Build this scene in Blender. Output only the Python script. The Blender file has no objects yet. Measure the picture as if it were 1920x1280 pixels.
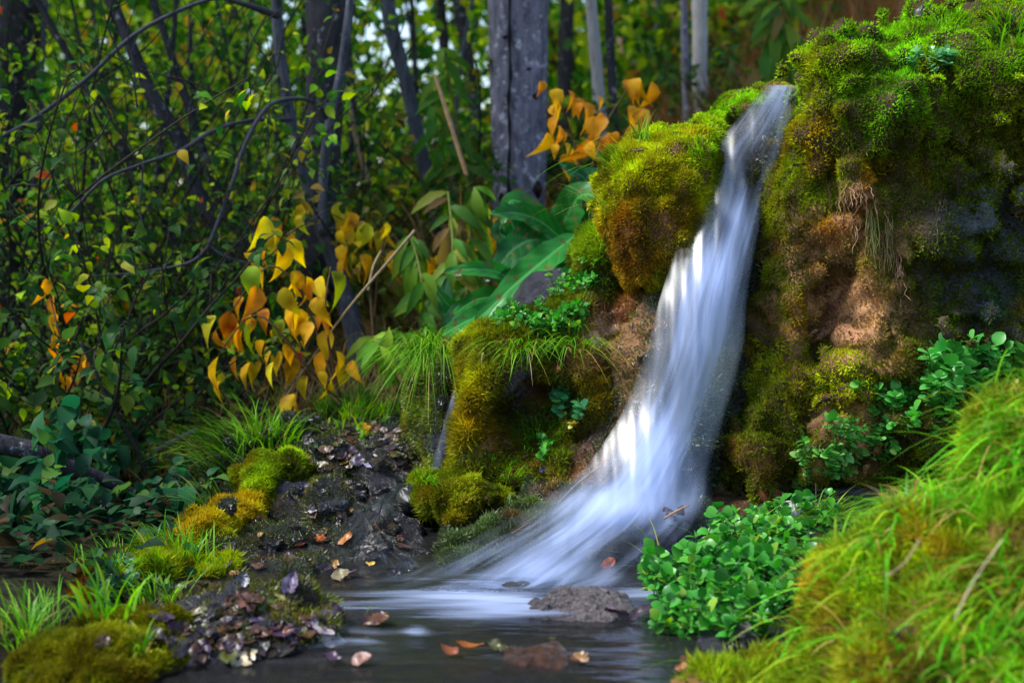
import bpy, math, random
import numpy as np
from mathutils import Vector
from mathutils.bvhtree import BVHTree

random.seed(7)
RNG = np.random.default_rng(11)
S = bpy.context.scene
COL = S.collection

# ---------------------------------------------------------------- camera
FPX, HOR, CAMZ = 2700.0, 413.0, 0.62
PITCH = math.atan((640 - HOR) / FPX)
cam_d = bpy.data.cameras.new("camera")
cam = bpy.data.objects.new("camera", cam_d); COL.objects.link(cam)
cam.location = (0, 0, CAMZ)
cam.rotation_euler = (math.radians(90) - PITCH, 0, 0)
cam_d.sensor_width = 36
cam_d.lens = FPX / 1920 * 36
cam_d.clip_end = 500
cam_d.dof.use_dof = True
cam_d.dof.focus_distance = 2.74
cam_d.dof.aperture_fstop = 3.4
S.camera = cam
CP, SP = math.cos(PITCH), math.sin(PITCH)

def at(px, py, Y):
    x = (px - 960) / FPX; y = -(py - 640) / FPX
    d = np.array([x, CP + y * SP, -SP + y * CP])
    return np.array([0, 0, CAMZ]) + d * (Y / d[1])

def mpp(Y):            # metres per photo pixel at a distance
    return Y / FPX

# ---------------------------------------------------------------- noise / math
def _hash(ix, iy, iz, seed):
    h = (ix.astype(np.int64) * 374761393 + iy.astype(np.int64) * 668265263 + iz.astype(np.int64) * 2147483647 + seed * 974711) & 0xffffffff
    h = ((h ^ (h >> 13)) * 1274126177) & 0xffffffff
    h = ((h ^ (h >> 16)) * 2246822519) & 0xffffffff
    return ((h ^ (h >> 15)) & 0xffff) / 32767.5 - 1.0

def vnoise(p, seed=0):
    f = np.floor(p); t = p - f; t = t * t * (3 - 2 * t)
    i = f.astype(np.int64); x, y, z = i[..., 0], i[..., 1], i[..., 2]
    r = 0
    for dx in (0, 1):
        wx = t[..., 0] if dx else 1 - t[..., 0]
        for dy in (0, 1):
            wy = t[..., 1] if dy else 1 - t[..., 1]
            for dz in (0, 1):
                wz = t[..., 2] if dz else 1 - t[..., 2]
                r = r + wx * wy * wz * _hash(x + dx, y + dy, z + dz, seed)
    return r

def fbm(p, octv=3, seed=0):
    a, r, s = 1.0, 0, 0
    for k in range(octv):
        r = r + a * vnoise(p * (2.03 ** k) + 17.3 * k, seed + k); s += a; a *= .5
    return r / s

def nrm(v):
    v = np.asarray(v, float)
    return v / np.maximum(np.linalg.norm(v, axis=-1, keepdims=True), 1e-9)

def rnd(n, a=-1., b=1.):
    return RNG.uniform(a, b, n)

# ---------------------------------------------------------------- materials
MATS = {}
def nodes(name):
    m = bpy.data.materials.new(name); m.use_nodes = True
    nt = m.node_tree; nt.nodes.clear()
    out = nt.nodes.new('ShaderNodeOutputMaterial')
    MATS[name] = m
    return m, nt, out
def nd(nt, t, **kw):
    n = nt.nodes.new('ShaderNode' + t)
    for k, v in kw.items():
        if k in n.inputs: n.inputs[k].default_value = v
        else: setattr(n, k, v)
    return n
def ramp(nt, stops):
    r = nt.nodes.new('ShaderNodeValToRGB')
    e = r.color_ramp.elements
    while len(e) < len(stops): e.new(.5)
    for k, (p, c) in enumerate(stops):
        e[k].position = p; e[k].color = (*c, 1) if len(c) == 3 else c
    return r

def plant_mat(name, rough=.45, trans=.35, spec=.4, boost=1.0, tcol=None):
    m, nt, out = nodes(name)
    a = nd(nt, 'Attribute', attribute_name='tint')
    p = nd(nt, 'BsdfPrincipled', Roughness=rough); p.inputs['Specular IOR Level'].default_value = spec
    t = nd(nt, 'BsdfTranslucent')
    mx = nd(nt, 'MixShader', Fac=trans)
    L = nt.links
    L.new(a.outputs['Color'], p.inputs['Base Color'])
    hs = nd(nt, 'HueSaturation', Saturation=1.1, Value=1.5); hs.inputs['Hue'].default_value = .5
    L.new(a.outputs['Color'], hs.inputs['Color']); L.new(hs.outputs['Color'], t.inputs['Color'])
    L.new(p.outputs[0], mx.inputs[1]); L.new(t.outputs[0], mx.inputs[2]); L.new(mx.outputs[0], out.inputs[0])
    return m

def tint_mat(name, rough=.7, bump=0.0, bscale=80, spec=.3, noise=.5, nscale=30, dist=.01):
    """rock / soil / bark: the 'tint' attribute broken up by noise, with bump"""
    m, nt, out = nodes(name); L = nt.links
    a = nd(nt, 'Attribute', attribute_name='tint')
    tc = nd(nt, 'TexCoord')
    n1 = nd(nt, 'TexNoise', Scale=nscale, Detail=6.0, Roughness=.7)
    L.new(tc.outputs['Object'], n1.inputs['Vector'])
    r = ramp(nt, [(.3, (1 - noise,) * 3), (.7, (1 + noise,) * 3)])
    L.new(n1.outputs['Fac'], r.inputs['Fac'])
    mu = nd(nt, 'MixRGB', blend_type='MULTIPLY', Fac=1.0)
    L.new(a.outputs['Color'], mu.inputs['Color1']); L.new(r.outputs['Color'], mu.inputs['Color2'])
    p = nd(nt, 'BsdfPrincipled', Roughness=rough); p.inputs['Specular IOR Level'].default_value = spec
    L.new(mu.outputs['Color'], p.inputs['Base Color'])
    if bump:
        n2 = nd(nt, 'TexNoise', Scale=bscale, Detail=5.0, Roughness=.65)
        L.new(tc.outputs['Object'], n2.inputs['Vector'])
        b = nd(nt, 'Bump', Strength=bump, Distance=dist)
        L.new(n2.outputs['Fac'], b.inputs['Height']); L.new(b.outputs['Normal'], p.inputs['Normal'])
    L.new(p.outputs[0], out.inputs[0])
    return m

M_MOSS = plant_mat('moss_material', .7, .35, .06)
M_WETMOSS = plant_mat('wet_moss_material', .4, .2, .5)
M_GRASS = plant_mat('grass_material', .45, .4, .2)
M_LEAF = plant_mat('leaf_material', .5, .45, .14)
M_BROAD = plant_mat('broad_leaf_material', .35, .3, .3)
M_CRESS = plant_mat('cress_material', .34, .32, .4)
M_DEAD = plant_mat('dead_leaf_material', .4, .15, .5)
M_WETLEAF = plant_mat('wet_leaf_material', .38, .08, .4)
M_ROCK = tint_mat('dry_rock', .9, 1.0, 70, .1, .45, 40)
M_WETROCK = tint_mat('wet_rock', .12, 1.0, 62, .9, .6, 45, .045)
M_SOIL = tint_mat('soil', .9, .8, 50, .08, .5, 20)
M_STEM = tint_mat('stem', .7, .3, 120, .12, .3, 60)

def bark_mat(name, c0, c1, lich, lscale, lthr):
    m, nt, out = nodes(name); L = nt.links
    tc = nd(nt, 'TexCoord'); mp = nd(nt, 'Mapping'); mp.inputs['Scale'].default_value = (1, 1, .25)
    L.new(tc.outputs['Object'], mp.inputs['Vector'])
    n1 = nd(nt, 'TexNoise', Scale=45.0, Detail=6.0, Roughness=.7); L.new(mp.outputs[0], n1.inputs['Vector'])
    r = ramp(nt, [(.3, c0), (.7, c1)]); L.new(n1.outputs['Fac'], r.inputs['Fac'])
    n2 = nd(nt, 'TexNoise', Scale=lscale, Detail=6.0, Roughness=.7); L.new(tc.outputs['Object'], n2.inputs['Vector'])
    r2 = ramp(nt, [(lthr, (0, 0, 0)), (lthr + .14, (.9, .9, .9))]); L.new(n2.outputs['Fac'], r2.inputs['Fac'])
    mx = nd(nt, 'MixRGB'); L.new(r2.outputs['Color'], mx.inputs['Fac'])
    L.new(r.outputs['Color'], mx.inputs['Color1']); mx.inputs['Color2'].default_value = (*lich, 1)
    p = nd(nt, 'BsdfPrincipled', Roughness=.85); p.inputs['Specular IOR Level'].default_value = .1
    L.new(mx.outputs['Color'], p.inputs['Base Color'])
    b = nd(nt, 'Bump', Strength=.9, Distance=.01); L.new(n1.outputs['Fac'], b.inputs['Height']); L.new(b.outputs['Normal'], p.inputs['Normal'])
    L.new(p.outputs[0], out.inputs[0])
    return m
M_BARKPALE = bark_mat('pale_bark', (.035, .033, .045), (.24, .23, .30), (.58, .58, .66), 34, .55)
M_BARKDARK = bark_mat('dark_bark', (.014, .014, .017), (.055, .053, .062), (.42, .43, .48), 30, .58)
M_BARKGREY = bark_mat('grey_bark', (.025, .028, .036), (.10, .11, .14), (.30, .32, .36), 26, .60)
M_BARKBIRCH = bark_mat('birch_bark', (.26, .25, .26), (.5, .48, .48), (.05, .05, .05), 40, .66)

# ---------------------------------------------------------------- mesh building
class Geo:
    def __init__(s): s.V = []; s.F = {}; s.C = []; s.n = 0
    def add(s, V, F, C=(.5, .5, .5)):
        V = np.asarray(V, float).reshape(-1, 3)
        for f in (F if isinstance(F, (list, tuple)) else [F]):
            f = np.asarray(f, np.int64)
            if f.size: s.F.setdefault(f.shape[1], []).append(f + s.n)
        C = np.asarray(C, float)
        s.C.append(np.broadcast_to(C, (len(V), 3)) if C.ndim == 1 else C)
        s.V.append(V); s.n += len(V)
    def arrays(s):
        return np.concatenate(s.V), [np.concatenate(v) for v in s.F.values()], np.concatenate(s.C)
    def build(s, name, mat, parent=None, smooth=False, extra=None):
        V, F, C = s.arrays()
        return mesh_np(name, V, F, mat, parent, C, smooth, extra)

def mesh_np(name, V, F, mat, parent=None, C=None, smooth=False, extra=None, loc=None):
    me = bpy.data.meshes.new(name)
    o0 = np.array(parent.location) if parent is not None else (np.array(loc) if loc is not None else np.zeros(3))
    if parent is not None and parent.parent is not None: o0 = o0 + np.array(parent.parent.location)
    if parent is not None and parent.type == 'MESH' and parent.parent is not None: o0 = np.array(parent.parent.location)
    V = np.asarray(V, np.float32) - o0.astype(np.float32)
    me.vertices.add(len(V)); me.vertices.foreach_set('co', V.ravel())
    if not isinstance(F, list): F = [F]
    idx = np.concatenate([f.ravel() for f in F]).astype(np.int32)
    tot = np.concatenate([np.full(len(f), f.shape[1]) for f in F]).astype(np.int32)
    st = np.concatenate([[0], np.cumsum(tot)[:-1]]).astype(np.int32)
    me.loops.add(len(idx)); me.loops.foreach_set('vertex_index', idx)
    me.polygons.add(len(tot)); me.polygons.foreach_set('loop_start', st); me.polygons.foreach_set('loop_total', tot)
    if smooth: me.polygons.foreach_set('use_smooth', np.ones(len(tot), bool))
    if C is not None:
        a = me.attributes.new('tint', 'FLOAT_COLOR', 'POINT')
        C4 = np.ones((len(V), 4), np.float32); C4[:, :3] = np.clip(C, 0, 1); a.data.foreach_set('color', C4.ravel())
    for k, v in (extra or {}).items():
        a = me.attributes.new(k, 'FLOAT_VECTOR', 'POINT'); a.data.foreach_set('vector', np.asarray(v, np.float32).ravel())
    me.update(calc_edges=True); me.validate()
    me.materials.append(mat)
    o = bpy.data.objects.new(name, me); COL.objects.link(o)
    if parent is not None: o.parent = parent
    elif loc is not None: o.location = loc
    return o

def tag(o, label=None, cat=None, group=None, kind=None):
    if label: o['label'] = label
    if cat: o['category'] = cat
    if group: o['group'] = group
    if kind: o['kind'] = kind
    return o
def thing(name, label, cat, loc=(0, 0, 0), group=None):
    o = bpy.data.objects.new(name, None); COL.objects.link(o); o.location = tuple(float(v) for v in loc)
    o.empty_display_size = .05
    return tag(o, label, cat, group)

def spline(pts, n):
    P = np.asarray(pts, float); m = len(P)
    t = np.linspace(0, m - 1, n); i = np.clip(t.astype(int), 0, m - 2); u = (t - i)[:, None]
    p0, p1, p2, p3 = P[np.clip(i - 1, 0, m - 1)], P[i], P[i + 1], P[np.clip(i + 2, 0, m - 1)]
    return .5 * (2 * p1 + (p2 - p0) * u + (2 * p0 - 5 * p1 + 4 * p2 - p3) * u ** 2 + (3 * p1 - p0 - 3 * p2 + p3) * u ** 3)

def tube(g, pts, rad, seg=6, col=(.05, .045, .04), lump=0.0):
    P = np.asarray(pts, float); n = len(P)
    R = np.broadcast_to(np.asarray(rad, float), (n,)) if np.ndim(rad) else np.full(n, rad)
    T = nrm(np.gradient(P, axis=0))
    ref = np.array([.3, 1, .1]) if abs(T[0] @ np.array([0, 0, 1])) > .5 else np.array([0, .2, 1])
    A = nrm(np.cross(T, ref)); B = np.cross(T, A)
    th = np.linspace(0, 2 * np.pi, seg, endpoint=False)
    ring = A[:, None] * np.cos(th)[None, :, None] + B[:, None] * np.sin(th)[None, :, None]
    Rr = R[:, None, None] * np.ones((n, seg, 1))
    V = P[:, None] + ring * Rr
    if lump: V = V + ring * (lump * R[:, None] * fbm(V * (np.array([34, 34, 7.]) if seg > 30 else 14), 3, 5))[..., None]
    q = np.arange(n * seg).reshape(n, seg)
    a, b = q[:-1], q[1:]
    F = np.stack([a, np.roll(a, -1, 1), np.roll(b, -1, 1), b], -1).reshape(-1, 4)
    V = V.reshape(-1, 3)
    V = np.vstack([V, P[0], P[-1]])
    k = np.arange(seg); kn = np.roll(k, -1)
    T0 = np.stack([kn, k, np.full(seg, n * seg)], -1)
    T1 = np.stack([(n - 1) * seg + k, (n - 1) * seg + kn, np.full(seg, n * seg + 1)], -1)
    g.add(V, [F, np.vstack([T0, T1])], col)

# leaf templates: rows of (u along, half width, lift, fold)
def leaf_template(rows):
    V, F = [], []
    prev = None
    for u, w, z, fold in rows:
        if w < 1e-6:
            V.append((u, 0, z)); cur = (len(V) - 1,)
        else:
            V += [(u, w, z + fold), (u, 0, z), (u, -w, z + fold)]; cur = (len(V) - 3, len(V) - 2, len(V) - 1)
        if prev is not None:
            if len(prev) == 1 and len(cur) == 3: F += [(prev[0], cur[0], cur[1], cur[1]), (prev[0], cur[1], cur[2], cur[2])]
            elif len(cur) == 1: F += [(prev[0], cur[0], prev[1], prev[1]), (prev[1], cur[0], prev[2], prev[2])]
            else: F += [(prev[0], cur[0], cur[1], prev[1]), (prev[1], cur[1], cur[2], prev[2])]
        prev = cur
    tri = np.array([f[:3] for f in F if f[2] == f[3]]); qd = np.array([f for f in F if f[2] != f[3]])
    return np.array(V, float), tri.reshape(-1, 3), qd.reshape(-1, 4)
T_OVATE = leaf_template([(0, 0, 0, 0), (.18, .22, .02, .05), (.42, .28, .03, .07), (.7, .17, .01, .05), (1, 0, -.1, 0)])
T_HEART = leaf_template([(0, 0, 0, 0), (.06, .19, .02, .06), (.22, .33, .05, .13), (.45, .29, .05, .12), (.68, .15, 0, .06), (.85, .055, -.06, .02), (1, 0, -.16, 0)])
T_LANCE = leaf_template([(0, 0, 0, 0), (.15, .07, .05, .02), (.4, .13, .08, .035), (.7, .10, 0, .03), (.88, .045, -.1, .01), (1, 0, -.2, 0)])
T_ROUND = leaf_template([(0, 0, 0, 0), (.12, .30, .03, .05), (.4, .47, .04, .09), (.72, .42, .03, .08), (.93, .2, 0, .03), (1, 0, -.02, 0)])
T_BLADE = leaf_template([(0, .5, 0, 0), (.5, .4, 0, 0), (1, 0, 0, 0)])

def add_leaves(g, tpl, pos, dirv, up, size, col, width=1.0, curl=None):
    """many leaves at once: pos/dirv/up (N,3), size (N,), col (N,3)"""
    pos = np.asarray(pos, float).reshape(-1, 3); N = len(pos)
    if N == 0: return
    d = nrm(np.broadcast_to(dirv, (N, 3)) + 0.0); s = nrm(np.cross(np.broadcast_to(up, (N, 3)), d)); n = np.cross(d, s)
    size = np.broadcast_to(np.asarray(size, float), (N,)); T, tri, qd = tpl
    V = pos[:, None] + size[:, None, None] * (T[None, :, 0, None] * d[:, None] + width * T[None, :, 1, None] * s[:, None] + T[None, :, 2, None] * n[:, None])
    if curl is not None:
        V = V + (curl * size)[:, None, None] * (T[None, :, 0, None] ** 2) * (-n[:, None])
    k = len(T); off = (np.arange(N) * k)[:, None, None]
    F = []
    if len(tri): F.append((tri[None] + off).reshape(-1, 3))
    if len(qd): F.append((qd[None] + off).reshape(-1, 4))
    C = np.repeat(np.broadcast_to(col, (N, 3)), k, 0)
    g.add(V.reshape(-1, 3), F, C)

def vary(col, n, v=.25, hue=.12):
    c = np.broadcast_to(np.asarray(col, float), (n, 3)) * (1 + rnd((n, 1)) * v)
    return np.clip(c * (1 + rnd((n, 3)) * hue), .002, .95)

def pick(palette, n, v=.25):
    P = np.array([p[:3] for p in palette]); w = np.array([p[3] for p in palette], float)
    return vary(P[RNG.choice(len(P), n, p=w / w.sum())], n, v)

def add_blades(g, root, dirv, length, width, col, droop=.6, seg=4):
    """grass blades: curved tapered ribbons, vectorised"""
    root = np.asarray(root, float).reshape(-1, 3); N = len(root)
    d = nrm(np.broadcast_to(dirv, (N, 3)))
    L = np.broadcast_to(np.asarray(length, float), (N,))[:, None]; W = np.broadcast_to(np.asarray(width, float), (N,))[:, None]
    dr = np.broadcast_to(np.asarray(droop, float), (N,))[:, None]
    hz = d * np.array([1, 1, 0]) + rnd((N, 3)) * np.array([.15, .15, 0])
    side = nrm(np.cross(hz + 1e-4, np.array([0, 0, 1.])))
    tw = rnd((N, 1)) * .8
    side = nrm(side + tw * nrm(hz))
    rows = []
    for k in range(seg + 1):
        t = k / seg
        c = root + L * (d * t + nrm(hz) * (dr * .45 * t * t) + np.array([0, 0, -1.]) * (dr * .75 * t ** 2.2))
        w = W * (1 - t) ** .7
        rows += [c - side * w] + ([c + side * w] if k < seg else [])
    V = np.stack(rows, 1); k = V.shape[1]
    q = np.array([(2 * i, 2 * i + 1, 2 * i + 3, 2 * i + 2) for i in range(seg - 1)]); tr = np.array([(2 * seg - 2, 2 * seg - 1, 2 * seg)])
    off = (np.arange(N) * k)[:, None, None]
    C = np.repeat(np.broadcast_to(col, (N, 3)), k, 0)
    g.add(V.reshape(-1, 3), [(q[None] + off).reshape(-1, 4), (tr[None] + off).reshape(-1, 3)], C)

# ---------------------------------------------------------------- rocks: smooth union of ellipsoids -> surface nets
def surface_nets(Fv, o, h):
    s = Fv < 0
    nx, ny, nz = Fv.shape
    cnt = np.zeros((nx - 1, ny - 1, nz - 1), np.int8)
    cor = [(i, j, k) for i in (0, 1) for j in (0, 1) for k in (0, 1)]
    sl = lambda i, j, k: (slice(i, nx - 1 + i), slice(j, ny - 1 + j), slice(k, nz - 1 + k))
    for c in cor: cnt += s[sl(*c)]
    act = (cnt > 0) & (cnt < 8)
    ci = np.argwhere(act); N = len(ci)
    vid = np.full(act.shape, -1, np.int64); vid[act] = np.arange(N)
    acc = np.zeros((N, 3)); na = np.zeros(N)
    vals = {c: Fv[ci[:, 0] + c[0], ci[:, 1] + c[1], ci[:, 2] + c[2]] for c in cor}
    for a in cor:
        for ax in range(3):
            if a[ax]: continue
            b = tuple(v + (1 if q == ax else 0) for q, v in enumerate(a))
            va, vb = vals[a], vals[b]; x = (va < 0) != (vb < 0)
            t = np.where(x, va / np.where(x, va - vb, 1), 0)
            p = np.array(a, float)[None] + t[:, None] * np.eye(3)[ax][None]
            acc += np.where(x[:, None], p, 0); na += x
    V = (ci + acc / na[:, None]) * h + o
    Q = []
    for ax in range(3):
        u, v = (ax + 1) % 3, (ax + 2) % 3
        lo = [slice(None)] * 3; hi = [slice(None)] * 3
        lo[ax] = slice(0, -1); hi[ax] = slice(1, None)
        a, b = s[tuple(lo)], s[tuple(hi)]
        e = np.argwhere(a != b)
        m = (e[:, u] > 0) & (e[:, v] > 0) & (e[:, u] < Fv.shape[u] - 1) & (e[:, v] < Fv.shape[v] - 1)
        e = e[m]
        fl = a[tuple(e.T)]
        def cell(du, dv):
            c = e.copy(); c[:, u] -= du; c[:, v] -= dv
            return vid[tuple(c.T)]
        q = np.stack([cell(1, 1), cell(0, 1), cell(0, 0), cell(1, 0)], -1)
        q[~fl] = q[~fl][:, ::-1]
        Q.append(q)
    Q = np.concatenate(Q)
    return V, Q[(Q >= 0).all(1)]

def E(px, py, Y, rx, rz, ry):
    return ('e', at(px, py, Y), np.array([rx * mpp(Y), ry, rz * mpp(Y)]))
def CH(pts):          # chain of spheres-swept segments: rows (px,py,Y,radius m)
    return ('c', np.array([at(a, b, c) for a, b, c, r in pts]), np.array([p[3] for p in pts]))

def sdf(P, prims, k):
    acc = np.zeros(P.shape[:-1])
    for pr in prims:
        if pr[0] == 'e':
            q = (P - pr[1]) / pr[2]; k0 = np.linalg.norm(q, axis=-1); k1 = np.linalg.norm(q / pr[2], axis=-1)
            d = k0 * (k0 - 1) / np.maximum(k1, 1e-6)
        else:
            d = np.full(P.shape[:-1], 9.)
            for a, b, ra, rb in zip(pr[1][:-1], pr[1][1:], pr[2][:-1], pr[2][1:]):
                ab = b - a; t = np.clip(((P - a) @ ab) / (ab @ ab), 0, 1)
                d = np.minimum(d, np.linalg.norm(P - a - t[..., None] * ab, axis=-1) - (ra + (rb - ra) * t))
        acc += np.exp(np.clip(-d / k, -60, 60))
    return -k * np.log(np.maximum(acc, 1e-30))

def rock_mesh(prims, h=.011, k=.022, n1=(.03, 7), n2=(.010, 24), n3=(.004, 70), carve=(), clip=None, seed=0):
    lo = np.min([(p[1] - p[2]) if p[0] == 'e' else (p[1] - p[2][:, None]).min(0) for p in prims], 0) - .06
    hi = np.max([(p[1] + p[2]) if p[0] == 'e' else (p[1] + p[2][:, None]).max(0) for p in prims], 0) + .06
    if clip is not None:
        lo = np.maximum(lo, clip[0]); hi = np.minimum(hi, clip[1])
    lo = np.maximum(lo, (-9, -9, -.14))
    n = np.ceil((hi - lo) / h).astype(int) + 1
    P = np.stack(np.meshgrid(*[lo[i] + h * np.arange(n[i]) for i in range(3)], indexing='ij'), -1)
    D = sdf(P, prims, k) + (k * .8 if k > .025 else 0)
    for c in carve: D = np.maximum(D, -sdf(P, [c], k) )
    band = np.abs(D) < .09
    Pb = P[band]
    D[band] += n1[0] * fbm(Pb * n1[1], 2, seed) + n2[0] * (1 - 2.4 * np.abs(fbm(Pb * n2[1], 2, seed + 9))) + n3[0] * vnoise(Pb * n3[1], seed + 20)
    for ax in range(3):
        for e in (0, -1):
            ii = [slice(None)] * 3; ii[ax] = e; D[tuple(ii)] = np.maximum(D[tuple(ii)], h * .3)
    return surface_nets(D, lo, h)

def paint(P, base, stops, Y, mix=.35, seed=3, nz=9.):
    """colour of a moss or rock species by where it grows (world X,Z), with ragged borders"""
    P = np.asarray(P)
    W = np.full(len(P), .12)[:, None] * np.ones((1, 1)); acc = W * np.asarray(base)
    jx = P + mix * .12 * np.stack([fbm(P * nz, 2, seed), 0 * P[:, 0], fbm(P * nz, 2, seed + 5)], -1)
    for px, py, r, c in stops:
        q = at(px, py, Y); rr = r * mpp(Y)
        w = np.exp(-((jx[:, 0] - q[0]) ** 2 + (jx[:, 2] - q[2]) ** 2) / (2 * (rr * .6) ** 2))[:, None]
        acc = acc + w * np.asarray(c); W = W + w
    return acc / W

def scatter(V, Q, n, dens=None):
    a, b, c, d = V[Q[:, 0]], V[Q[:, 1]], V[Q[:, 2]], V[Q[:, 3]]
    N = np.cross(c - a, d - b); A = np.linalg.norm(N, axis=1) * .5; N = nrm(N)
    ctr = (a + b + c + d) / 4
    w = A * (dens(ctr, N) if dens is not None else 1.0)
    if w.sum() <= 0: return np.zeros((0, 3)), np.zeros((0, 3))
    i = RNG.choice(len(Q), n, p=w / w.sum())
    u, v = RNG.random((n, 1)), RNG.random((n, 1))
    return (a[i] * (1 - u) + b[i] * u) * (1 - v) + (d[i] * (1 - u) + c[i] * u) * v, N[i]

def add_moss(g, P, N, L, w, col, up=.35, jit=1.0):
    n = len(P)
    d = nrm(N + np.array([0, 0, up]) + rnd((n, 3)) * jit)
    s = nrm(np.cross(d, rnd((n, 3)) + 1e-3))
    L = L[:, None]; w = w[:, None]
    bend = nrm(np.cross(d, s)) * L * rnd((n, 1), -.25, .25)
    V = np.stack([P - d * .003, P + d * L * .5 + s * w, P + d * L + bend, P + d * L * .5 - s * w], 1).reshape(-1, 3)
    F = np.arange(n * 4).reshape(n, 4)
    g.add(V, F, np.repeat(col, 4, 0))

CAMV = np.array([0, 0, CAMZ])
ROCKS = []            # (V,Q) for placing things on the surfaces

BRIGHT = (.20, .47, .008); LIME = (.37, .53, .012); OLIVE = (.15, .20, .007); GOLD = (.46, .30, .008)
RUST = (.36, .15, .012); BROWN = (.11, .052, .018); TAN = (.36, .185, .08); DARK = (.05, .07, .007)
TEAL = (.03, .15, .08); SLATE = (.045, .05, .07); YELLOW = (.40, .43, .010); WETG = (.06, .085, .03)

def rock(name, label, cat, prims, rockcol, mat=None, moss=None, stops=(), rstops=(), Yp=2.85, group=None, body='rock', hole=None, nmoss=0, mlen=(.008, .016), mw=.0011,
         mossmat=None, up=.3, kind_moss=True, bare=(), **kw):
    V, Q = rock_mesh(prims, **kw)
    t = thing(name, label, cat, (float(V[:, 0].mean()), float(V[:, 1].mean()), float(max(V[:, 2].min(), -.14))), group)
    C = paint(V, rockcol, rstops, Yp, .5, 40, 14)
    mesh_np(body, V, [Q], mat or M_ROCK, t, C, True)
    ROCKS.append((V, Q))
    if nmoss:
        def dens(c, n):
            view = nrm(CAMV - c); d = ((n * view).sum(1) > -.35).astype(float)
            d = d * np.clip(.95 + 1.8 * fbm(c * 13, 3, 77), .15, 1)
            d = d * np.clip((c[:, 2] - .004) / .012, 0, 1)
            for px, py, r, k in bare:
                q = at(px, py, Yp); rr = r * mpp(Yp)
                w = np.exp(-((c[:, 0] - q[0]) ** 2 + (c[:, 2] - q[2]) ** 2) / (2 * (rr * .6) ** 2))
                d = d * (1 - k * np.clip(w * 1.6 * (1 + .6 * fbm(c * 25, 2, 55)), 0, 1))
            return d
        P, N = scatter(V, Q, nmoss, dens)
        mc = paint(P, moss, stops, Yp, .5, 3, 12)
        clump = fbm(P * 30, 2, 91)[:, None]
        sp = fbm(P * np.array([16, 16, 11.]), 3, 207)[:, None]; sq = fbm(P * 21, 2, 211)[:, None]
        mc = mc + np.clip(sp - .2, 0, 1) * 1.5 * (np.array(RUST) * .9 - mc) * .7
        mc = mc + np.clip(-sp - .12, 0, 1) * 1.6 * (np.array(DARK) - mc)
        mc = mc * (1 + np.clip(sq, -.5, .5) * np.array([.7, .9, .2]))
        mc = mc * (1 + .35 * clump)
        mc = vary(mc, len(P), .32, .12)
        L = rnd(len(P), *mlen) * (1 + .9 * np.clip(clump[:, 0], -.6, 1)) * np.where(RNG.random(len(P)) < .04, 1.7, 1)
        g = Geo(); add_moss(g, P, N, L, rnd(len(P), .7, 1.4) * mw, mc, up)
        o = g.build('moss', mossmat or M_MOSS, t)
        if kind_moss: o['kind'] = 'stuff'
    return t, V, Q
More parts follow.
